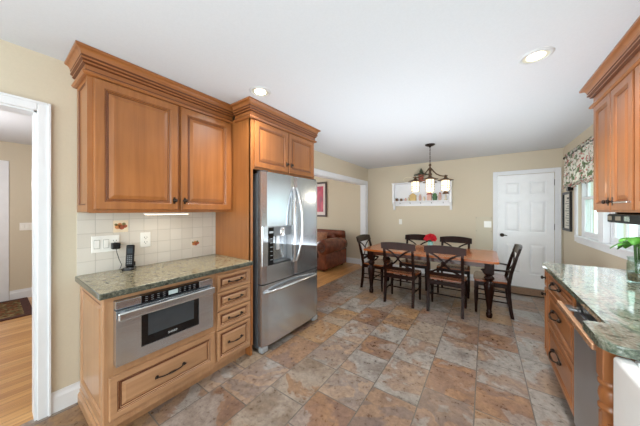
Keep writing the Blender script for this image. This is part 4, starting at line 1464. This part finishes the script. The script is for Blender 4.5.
# ------------------------------------------------------------------ right wall: framed picture, valance
t = thing('picture_frame', 'black framed calendar print on the right wall beside the window', 'picture', (WR, 5.26, 1.07))
y0, y1, z0, z1 = 5.05, 5.47, 1.07, 1.68
mb = MB()
holed(mb, 'x', WR - 0.030, WR - 0.0005, y0, y1, z0, z1, [(y0 + 0.035, y1 - 0.035, z0 + 0.035, z1 - 0.035)])
mb.build('frame', plain('black_frame_paint', (26, 26, 28), 0.35), t)
pr = MB().box(WR - 0.010, WR - 0.001, y0 + 0.0355, y1 - 0.0355, z0 + 0.0355, z1 - 0.0355).build('print', plain('ivory_print_paper', (222, 218, 206), 0.6), t)
mb = MB()
for i in range(11):
    mb.box(WR - 0.0112, WR - 0.0102, y0 + 0.07, y1 - 0.09 - 0.05 * (i % 3), z0 + 0.08 + i * 0.038, z0 + 0.090 + i * 0.038)
mb.box(WR - 0.0112, WR - 0.0102, y0 + 0.13, y0 + 0.24, z1 - 0.115, z1 - 0.085)
mb.build('print_lines', plain('grey_print_ink', (96, 92, 86), 0.6), pr)
t = thing('key_box', 'small black box mounted above the framed print by the window', 'box', (WR, 5.06, 1.685))
MB().box(WR - 0.055, WR - 0.0005, 5.00, 5.10, 1.685, 1.745, 0.004).build('box', BLACK, t)
MB().box(WR - 0.058, WR - 0.0555, 5.01, 5.09, 1.692, 1.738).build('lid', BLACK, t)

t = thing('valance', 'floral gathered valance with scalloped border over the dining windows', 'curtain', (WR - 0.08, 4.02, 1.70))


def cloth(y0, y1, ztop, zbot, xoff, amp, n, rows, scal, m, name):
    vs, fs = [], []
    for i in range(n + 1):
        u = i / n
        y = y0 + (y1 - y0) * u
        for j in range(rows + 1):
            v_ = j / rows
            zb_ = zbot + scal * (abs(math.sin(u * (y1 - y0) / 0.52 * PI)))
            z = ztop + (zb_ - ztop) * v_
            x = xoff + amp * (0.35 + 0.65 * v_) * math.sin(u * (y1 - y0) / 0.075 * PI + 0.7 * math.sin(9 * u)) - 0.012 * v_
            vs.append((x, y, z))
    for i in range(n):
        for j in range(rows):
            a = i * (rows + 1) + j
            fs.append((a, a + 1, a + rows + 2, a + rows + 1))
    mb = MB().add(vs, fs, 0, True)
    o = mb.build(name, m, t)
    md = o.modifiers.new('thickness', 'SOLIDIFY'); md.thickness = 0.003
    return o


cloth(2.98, 5.03, 2.235, 1.745, WR - 0.075, 0.014, 190, 10, 0.035, FLORAL, 'fabric')
BORD = Mat('striped_border_fabric')
BORD.col(BORD.ramp(BORD.noise(BORD.coords(), 30, 3), [(0.4, (92, 104, 88)), (0.5, (200, 194, 180)), (0.6, (150, 88, 84))])).set(0.9)
cloth(2.98, 5.03, 1.765, 1.700, WR - 0.086, 0.020, 190, 3, 0.030, BORD.m, 'border_ruffle')
mb = MB().tube([(WR - 0.075, 2.95, 2.185), (WR - 0.075, 5.07, 2.185)], 0.010, 10)
for y in (2.99, 5.055):
    mb.tube([(WR - 0.075, y, 2.185), (WR - 0.0005, y, 2.185)], 0.007, 8)
rod = mb.build('curtain_rod', BRONZE, t)
for y in (2.95, 5.075): MB().ball((WR - 0.075, y, 2.185), 0.022, 0, 12).build('finial', BRONZE, rod)

# ------------------------------------------------------------------ right wall cabinets
RUX = WR - 0.312
CABR_PR = crown_prof(2.438, 2.250, 1.3)


def right_upper(name, label, ya, yb, doors, endcap):
    t = thing(name, label, 'cabinet', (WR - 0.16, (ya + yb) / 2, 1.375))
    mb = MB().box(RUX, WR - 0.001, ya, yb, 1.376, 2.30)
    mb.build('body', [RCAB, GLAZE], t)
    path = ([(WR - 0.001, yb)] if endcap else []) + [(RUX, yb), (RUX, ya)]
    MB().sweep(path, CABR_PR, side=1, dark=CROWN_DARK).build('crown_molding', [RCABY, GLAZE], t)
    for (da, db, ky) in doors:
        d = MB().panel((RUX - 0.0005, da, 1.390), (0, 1, 0), (0, 0, 1), (-1, 0, 0), db - da, 0.862, raised(1.0)).build('door', [RCAB, GLAZE], t)
        k = MB(); knob(k, (RUX - 0.0205, ky, 1.452), (-1, 0, 0), 0.016)
        k.box(RUX - 0.0225, RUX - 0.0203, ky - 0.010, ky + 0.010, 1.425, 1.485)
        k.build('knob', BRONZE, d)
    return t


t1 = right_upper('wall_cabinet', 'right-hand maple wall cabinet end unit beside the valanced window, two doors', 2.272, 2.930, ((2.284, 2.588, 2.558), (2.598, 2.918, 2.628)), True)
t2 = right_upper('wall_cabinet', 'maple wall cabinet at the right edge, nearer neighbour of the end unit', 1.62, 2.2715, ((1.632, 1.938, 1.91), (1.950, 2.258, 1.98)), False)
o = MB().box(RUX - 0.040, RUX - 0.028, 2.30, 2.49, 1.437, 1.449, 0.004)
o.tube([(RUX - 0.02, 2.485, 1.443), (RUX - 0.034, 2.485, 1.443)], 0.006, 8).tube([(RUX - 0.02, 2.305, 1.443), (RUX - 0.034, 2.305, 1.443)], 0.006, 8)
dk = [ch for ch in t1.children if ch.name.startswith('door')][0]
o = o.build('door_pull', STEELP, dk)
o['label'] = 'grey metal bar pull'

# under-cabinet radio
t = thing('kitchen_radio', 'black under-cabinet radio with buttons below the right wall cabinets', 'radio', (0.90, 2.40, 1.29))
MB().box(0.775, 1.02, 2.16, 2.76, 1.298, 1.365, 0.010).build('body', BLACK, t)
MB().box(0.768, 0.7745, 2.18, 2.74, 1.304, 1.358, 0.003).build('face', plain('dark_radio_face', (26, 29, 28), 0.6, 0, 0.2), t)
RBT = plain('tan_radio_buttons', (116, 106, 90), 0.5)
for (ya, yb2) in ((2.66, 2.72), (2.52, 2.60)):
    MB().box(0.7655, 0.768, ya, yb2, 1.318, 1.348, 0.001).build('button', RBT, t)
MB().box(0.7655, 0.768, 2.40, 2.47, 1.316, 1.350, 0.001).build('display', plain('pale_radio_display', (120, 134, 124), 0.2), t)
for y in (2.22, 2.70): MB().box(0.80, 1.0, y - 0.015, y + 0.015, 1.3652, 1.3755).build('mounting_bracket', BLACK, t)

# ------------------------------------------------------------------ right base cabinets
BX = 0.463          # face plane
t = thing('end_cabinet', 'narrow maple base cabinet with two knobs at the far end of the counter', 'cabinet', (0.75, 2.86, 0))
MB().box(BX, WR - 0.02, 2.792, 2.925, 0.10, 0.877).box(BX + 0.07, WR - 0.02, 2.792, 2.925, 0, 0.0995).build('body', [RCAB, GLAZE], t)
for (nm, za, zb, kz) in (('drawer', 0.715, 0.865, 0.79), ('door', 0.125, 0.700, 0.645)):
    d = MB().panel((BX - 0.0005, 2.800, za), (0, 1, 0), (0, 0, 1), (-1, 0, 0), 0.118, zb - za, raised(0.42)).build(nm, [RCAB, GLAZE], t)
    k = MB(); knob(k, (BX - 0.0205, 2.865, kz), (-1, 0, 0), 0.016); k.build('knob', BRONZE, d)
t = thing('drawer_cabinet', 'maple base cabinet with three drawers and bronze pulls left of the dishwasher', 'cabinet', (0.75, 2.42, 0))
MB().box(BX, WR - 0.02, 2.052, 2.7905, 0.10, 0.877).box(BX + 0.07, WR - 0.02, 2.052, 2.7905, 0, 0.0995).build('body', [RCAB, GLAZE], t)
for (za, zb) in ((0.730, 0.865), (0.445, 0.715), (0.125, 0.430)):
    d = MB().panel((BX - 0.0005, 2.062, za), (0, 1, 0), (0, 0, 1), (-1, 0, 0), 0.718, zb - za, raised(0.62)).build('drawer', [RCABY, GLAZE], t)
    k = MB()
    M0 = (BX - 0.0205, 2.44, (za + zb) / 2 + 0.02)
    p = Vector(M0)
    pts, pts2 = [], []
    for i in range(13):
        q = -1 + i / 6
        pts.append(p + Vector((-0.010 - 0.030 * (1 - q ** 4), 0.095 * q, -0.018 * (1 - q * q))))
        pts2.append(p + Vector((-0.006, 0.095 * q, 0.014 * (1 - q * q))))
    k.tube(pts, [0.0055 + 0.003 * max(0, 1 - (abs(-1 + i / 6) / 0.4) ** 2) for i in range(13)], 8)
    k.tube(pts2, 0.004, 6)
    for sgn in (-1, 1):
        k.ball(p + Vector((-0.012, 0.095 * sgn, 0)), 0.014, 0, 10)
    k.build('pull', BRONZE, d)

# dishwasher
t = thing('dishwasher', 'dark stainless dishwasher with a long copper-toned bar handle', 'dishwasher', (0.75, 1.75, 0))
MB().box(BX + 0.005, WR - 0.03, 1.452, 2.0495, 0.10, 0.872).box(BX + 0.07, WR - 0.03, 1.452, 2.0495, 0.001, 0.0995).build('tub', DGREY, t)
MB().box(BX - 0.022, BX + 0.0045, 1.452, 2.0495, 0.105, 0.800, 0.004).build('door', plain('dark_stainless', (176, 180, 186), 0.34, 0.9, var=0.02, scale=3), t)
MB().box(BX - 0.012, BX + 0.0045, 1.452, 2.0495, 0.8005, 0.868, 0.003).build('control_panel', plain('black_control_strip', (40, 42, 44), 0.3), t)
hb = MB().box(BX - 0.098, BX - 0.074, 1.465, 2.045, 0.800, 0.832, 0.007, 0, None, 3)
hb = hb.build('handle', plain('copper_bar', (206, 158, 122), 0.25, 0.55), t)
hb['label'] = 'copper-toned bar handle'
mb = MB()
for y in (1.50, 1.97):
    MB().box(BX - 0.080, BX - 0.0125, y - 0.030, y + 0.030, 0.806, 0.826, 0.005).build('handle_bracket', STEELP, hb)

# sink base with turned corner post
t = thing('sink_cabinet', 'projecting maple sink base with turned corner post under the white sink', 'cabinet', (0.70, 0.92, 0))
SXF = 0.362
mb = MB().box(SXF + 0.02, WR - 0.02, 0.45, 1.448, 0.10, 0.575).box(SXF + 0.09, WR - 0.02, 0.45, 1.448, 0, 0.0995)
mb.box(BX, WR - 0.02, 1.318, 1.448, 0.5755, 0.877).box(BX, WR - 0.02, 0.45, 0.470, 0.5755, 0.877)
mb.build('body', [RCAB, GLAZE], t)
pm = MB()
pcx, pcy = 0.400, 1.385
pm.box(pcx - 0.033, pcx + 0.033, pcy - 0.033, pcy + 0.033, 0.735, 0.877, 0.003)
pm.lathe([(0.032, 0.7345), (0.037, 0.728), (0.037, 0.715), (0.029, 0.708), (0.033, 0.695), (0.037, 0.672), (0.033, 0.648), (0.029, 0.640), (0.037, 0.632), (0.037, 0.620), (0.028, 0.612), (0.027, 0.57), (0.032, 0.42), (0.028, 0.22), (0.034, 0.20), (0.034, 0.19)][::-1], (pcx, pcy, 0), 20)
pm.box(pcx - 0.035, pcx + 0.035, pcy - 0.035, pcy + 0.035, 0.001, 0.189, 0.003)
pm.build('turned_post', RCAB, t)
for ya, yb2 in ((0.47, 0.885), (0.895, 1.30)):
    d = MB().panel((SXF + 0.0195, ya, 0.13), (0, 1, 0), (0, 0, 1), (-1, 0, 0), yb2 - ya, 0.43, raised(0.9)).build('door', [RCAB, GLAZE], t)
    k = MB(); knob(k, (SXF - 0.001, yb2 - 0.03 if ya < 0.6 else ya + 0.03, 0.50), (-1, 0, 0), 0.014); k.build('knob', BRONZE, d)

# farmhouse sink
t = thing('farmhouse_sink', 'white apron-front farmhouse sink set into the green granite', 'sink', (0.62, 0.90, 0.58))
sxa, sxb, sya, syb = 0.377, 0.880, 0.49, 1.306
mb = MB()
zz0, zz1 = 0.580, 0.868
mb.box(sxa, sxa + 0.05, sya, syb, zz0, zz1, 0.014, 0, None, 4)
mb.build('apron', PORC, t)
mb = MB().box(sxa + 0.0505, sxb, sya, sya + 0.03, zz0, zz1, 0.006).box(sxa + 0.0505, sxb, syb - 0.03, syb, zz0, zz1, 0.006)
mb.box(sxb - 0.03, sxb, sya + 0.0305, syb - 0.0305, zz0, zz1, 0.006).box(sxa + 0.0505, sxb - 0.0305, sya + 0.0305, syb - 0.0305, zz0, zz0 + 0.03)
mb.build('basin', PORC, t)
M = Matrix.Translation((0.64, 0.90, zz0 + 0.0305))
MB().lathe([(0.045, 0), (0.045, 0.003), (0.02, 0.004)], M=M, seg=18).build('drain', STEELP, t)

# green granite counter
cpts = [(WR - 0.001, 2.955), (0.48, 2.955)]
for k in range(5):
    a = PI / 2 + PI / 2 * k / 4
    cpts.append((0.48 + 0.055 * math.cos(a), 2.90 + 0.055 * math.sin(a)))
cpts += [(0.425, 1.500), (0.420, 1.492), (0.362, 1.490)]
for k in range(6):
    a = PI / 2 + PI / 2 * k / 5
    cpts.append((0.358 + 0.014 * math.cos(a), 1.476 + 0.014 * math.sin(a)))
for k in range(6):
    a = PI + PI / 2 * k / 5
    cpts.append((0.396 + 0.052 * math.cos(a), 1.335 + 0.060 * math.sin(a)))
cpts += [(0.44, 1.275), (0.865, 1.275), (0.865, 0.52), (0.44, 0.52), (0.32, 0.52), (0.32, 0.30), (WR - 0.001, 0.30)]
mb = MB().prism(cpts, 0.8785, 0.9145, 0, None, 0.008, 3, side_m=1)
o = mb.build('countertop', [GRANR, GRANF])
tag(o, 'glossy green-grey granite countertop around the white sink, below the window', 'countertop')

# plant in a glass jar
px, py = 0.825, 2.46
t = thing('potted_plant', 'leafy green cutting in a clear glass jar on the right counter', 'plant', (px, py, 0.915))
JG = glass('jar_glass', (238, 246, 242))
MB().lathe([(0.042, 0.0), (0.050, 0.006), (0.052, 0.03), (0.050, 0.12), (0.045, 0.15), (0.050, 0.165), (0.047, 0.165), (0.042, 0.15), (0.047, 0.12), (0.047, 0.010)], (px, py, 0.915), 20, cap=True).build('jar', JG, t)
MB().lathe([(0.044, 0.012), (0.046, 0.055), (0.044, 0.058)], (px, py, 0.915), 18).build('pebbles', plain('brown_pebbles', (96, 78, 58), 0.7, var=0.4, scale=70), t)
LEAF = plain('bright_green_leaf', (78, 142, 48), 0.5, var=0.18, scale=20)
rr = random.Random(11)
for k in range(13):
    a = k * 2.399
    el = rr.uniform(0.15, 0.9)
    ln = rr.uniform(0.07, 0.13)
    p0 = Vector((px + 0.012 * math.cos(a), py + 0.012 * math.sin(a), 0.915 + 0.06))
    p1 = Vector((px + 0.020 * math.cos(a), py + 0.020 * math.sin(a), 0.915 + 0.235 + rr.uniform(0, 0.06)))
    p2 = p1 + Vector((math.cos(a) * math.cos(el), math.sin(a) * math.cos(el), math.sin(el))) * ln * 0.22
    lf = MB()
    dirv = Vector((math.cos(a) * 0.8, math.sin(a) * 0.8, 0.35 - 1.3 * el)).normalized()
    sidev = Vector((-math.sin(a), math.cos(a), 0))
    upv = dirv.cross(sidev)
    L_, Wd = rr.uniform(0.06, 0.08), rr.uniform(0.026, 0.034)
    vs, fs = [], []
    n = 7
    for i in range(n + 1):
        u = i / n
        wv = Wd * math.sin(PI * min(1, u * 0.93 + 0.05)) ** 0.7 * (1.25 - 0.5 * u)
        c0 = p2 + dirv * (L_ * u) - Vector((0, 0, 1)) * (0.035 * u * u)
        vs += [c0 - sidev * wv + upv * -0.006, c0 + Vector((0, 0, 0.004)) * 0, c0 + sidev * wv + upv * -0.006]
    for i in range(n):
        q = i * 3
        fs += [(q, q + 1, q + 4, q + 3), (q + 1, q + 2, q + 5, q + 4)]
    lo = lf.add(vs, fs, 0, True).build('leaf', LEAF, t)
    md = lo.modifiers.new('thickness', 'SOLIDIFY'); md.thickness = 0.0012
    MB().tube([p0, p1, p2], 0.0028, 6).build('stalk', STEM, lo)

# ------------------------------------------------------------------ living room seen past the refrigerator
t = thing('leather_sofa', 'brown leather sofa with rolled arm in the living room beyond the opening', 'sofa', (-3.86, 4.82, 0))
SX0, SX1 = -4.84, -2.89
SY0, SY1 = 4.30, 5.36
MB().box(SX0 + 0.06, SX1 - 0.06, SY0 + 0.04, SY1 - 0.04, 0.03, 0.30, 0.03).build('base', LEATHER, t)
for xc in (SX0 + 0.11, SX1 - 0.11):
    mb = MB().box(xc - 0.11, xc + 0.11, SY0 + 0.02, SY1 - 0.06, 0.05, 0.50, 0.04, 0, None, 3)
    Ma = Matrix.Translation((xc, SY0, 0.55)) @ Matrix.Rotation(-PI / 2, 4, 'X')
    mb.lathe([(0.11, 0.0), (0.165, 0.012), (0.180, 0.05), (0.180, 0.80), (0.165, 0.93), (0.10, 1.0), (0.01, 1.02)], M=Ma, seg=24)
    am = mb.build('arm', LEATHER, t)
    sp = []
    for k in range(40):
        a = k * 0.38
        r = 0.015 + 0.10 * k / 39
        sp.append((xc + r * math.cos(a), SY0 - 0.002, 0.55 + r * math.sin(a)))
    MB().tube(sp, 0.011, 6).build('arm_welt', plain('dark_leather_welt', (70, 34, 26), 0.4), am)
for k in range(2):
    xa = SX0 + 0.24 + k * 0.735
    MB().box(xa, xa + 0.725, SY0 + 0.02, SY1 - 0.26, 0.301, 0.47, 0.06, 0, None, 4).build('seat_cushion', LEATHER, t)
    mb = MB().box(xa, xa + 0.725, SY1 - 0.30, SY1 - 0.08, 0.475, 0.80, 0.09, 0, None, 4)
    mb.build('back_cushion', LEATHER, t)
mb = MB().box(SX0 + 0.05, SX1 - 0.05, SY1 - 0.10, SY1, 0.10, 0.78, 0.05, 0, None, 3)
Ma = Matrix.Translation((SX0 + 0.05, SY1 - 0.09, 0.79)) @ Matrix.Rotation(PI / 2, 4, 'Y')
mb.lathe([(0.03, 0.0), (0.085, 0.02), (0.092, 0.08), (0.092, SX1 - SX0 - 0.18), (0.085, SX1 - SX0 - 0.12), (0.03, SX1 - SX0 - 0.10)], M=Ma, seg=18)
mb.build('back', LEATHER, t)
for x in (SX0 + 0.12, SX1 - 0.12):
    for y in (SY0 + 0.10, SY1 - 0.12):
        MB().lathe([(0.025, 0.0005), (0.035, 0.03)], (x, y, 0), 12).build('foot', DARKW, t)
t = thing('throw_pillow', 'tan patterned throw pillow on the leather sofa', 'pillow', (-3.44, 4.94, 0.475))
M = Matrix.Translation((-3.44, 4.92, 0.672)) @ Matrix.Rotation(math.radians(-14), 4, 'X')
vs, fs = [], []
n = 10
for sgn in (1, -1):
    for i in range(n + 1):
        for j in range(n + 1):
            u, v_ = -1 + 2 * i / n, -1 + 2 * j / n
            hgt = 0.065 * ((1 - u ** 4) * (1 - v_ ** 4)) ** 0.6
            vs.append((0.19 * u * (1 - 0.06 * (1 - v_ * v_)), sgn * hgt, 0.17 * v_ * (1 - 0.06 * (1 - u * u))))
N2 = (n + 1) ** 2
for i in range(n):
    for j in range(n):
        a = i * (n + 1) + j
        fs.append((a, a + 1, a + n + 2, a + n + 1)); fs.append((N2 + a, N2 + a + n + 1, N2 + a + n + 2, N2 + a + 1))
MB().add(vs, fs, 0, True, M).build('cushion', plain('tan_pillow_fabric', (146, 98, 70), 0.8, var=0.2, scale=25), t)

t = thing('framed_picture', 'dark-framed red abstract picture on the living room wall', 'picture', (-4.03, YF, 1.2))
px0, px1, pz0, pz1 = -4.36, -3.665, 1.21, 2.205
mb = MB()
holed(mb, 'y', YF - 0.028, YF - 0.0005, px0, px1, pz0, pz1, [(px0 + 0.05, px1 - 0.05, pz0 + 0.05, pz1 - 0.05)])
mb.build('frame', plain('dark_brown_frame', (62, 40, 30), 0.4), t)
MB().box(px0 + 0.0505, px1 - 0.0505, YF - 0.012, YF - 0.002, pz0 + 0.0505, pz1 - 0.0505).build('mat_board', plain('ivory_mat_board', (222, 206, 202), 0.7), t)
art = Mat('red_abstract_art')
art.col(art.ramp(art.noise(art.coords((1, 1, 0.5)), 4, 4, 0.6, 1.0), [(0.3, (120, 50, 80)), (0.5, (190, 56, 84)), (0.7, (214, 110, 124))])).set(0.4)
MB().box(px0 + 0.12, px1 - 0.12, YF - 0.0145, YF - 0.0125, pz0 + 0.14, pz1 - 0.12).build('artwork', art.m, t)

# ------------------------------------------------------------------ hall seen through the left opening
t = thing('area_rug', 'patterned rust and olive rug with dark border on the hall floor', 'rug', (-5.5, -0.4, 0.0005))
MB().box(-5.88, -5.02, -1.1, 0.28, 0.0006, 0.010).build('field', RUG, t)
mb = MB()
holed(mb, 'y', 0, 1, 0, 0, 0, 0, [])
mb.box(-5.96, -5.8805, -1.18, 0.36, 0.0006, 0.011).box(-5.0195, -4.94, -1.18, 0.36, 0.0006, 0.011)
mb.box(-5.88, -5.02, 0.2805, 0.36, 0.0006, 0.011).box(-5.88, -5.02, -1.18, -1.1005, 0.0006, 0.011)
mb.build('border', plain('dark_rug_border', (72, 40, 34), 0.95, var=0.2, scale=40), t)
t = thing('switch_plate', 'white three-gang switch plate on the hall wall', 'switch', (-5.98, 0.37, 1.07))
MB().box(-5.9798, -5.973, 0.285, 0.455, 1.075, 1.195, 0.003).build('plate', PLASW, t)
for y in (0.318, 0.370, 0.422):
    MB().box(-5.9728, -5.966, y - 0.016, y + 0.016, 1.105, 1.165, 0.003).build('rocker', PLASW, t)
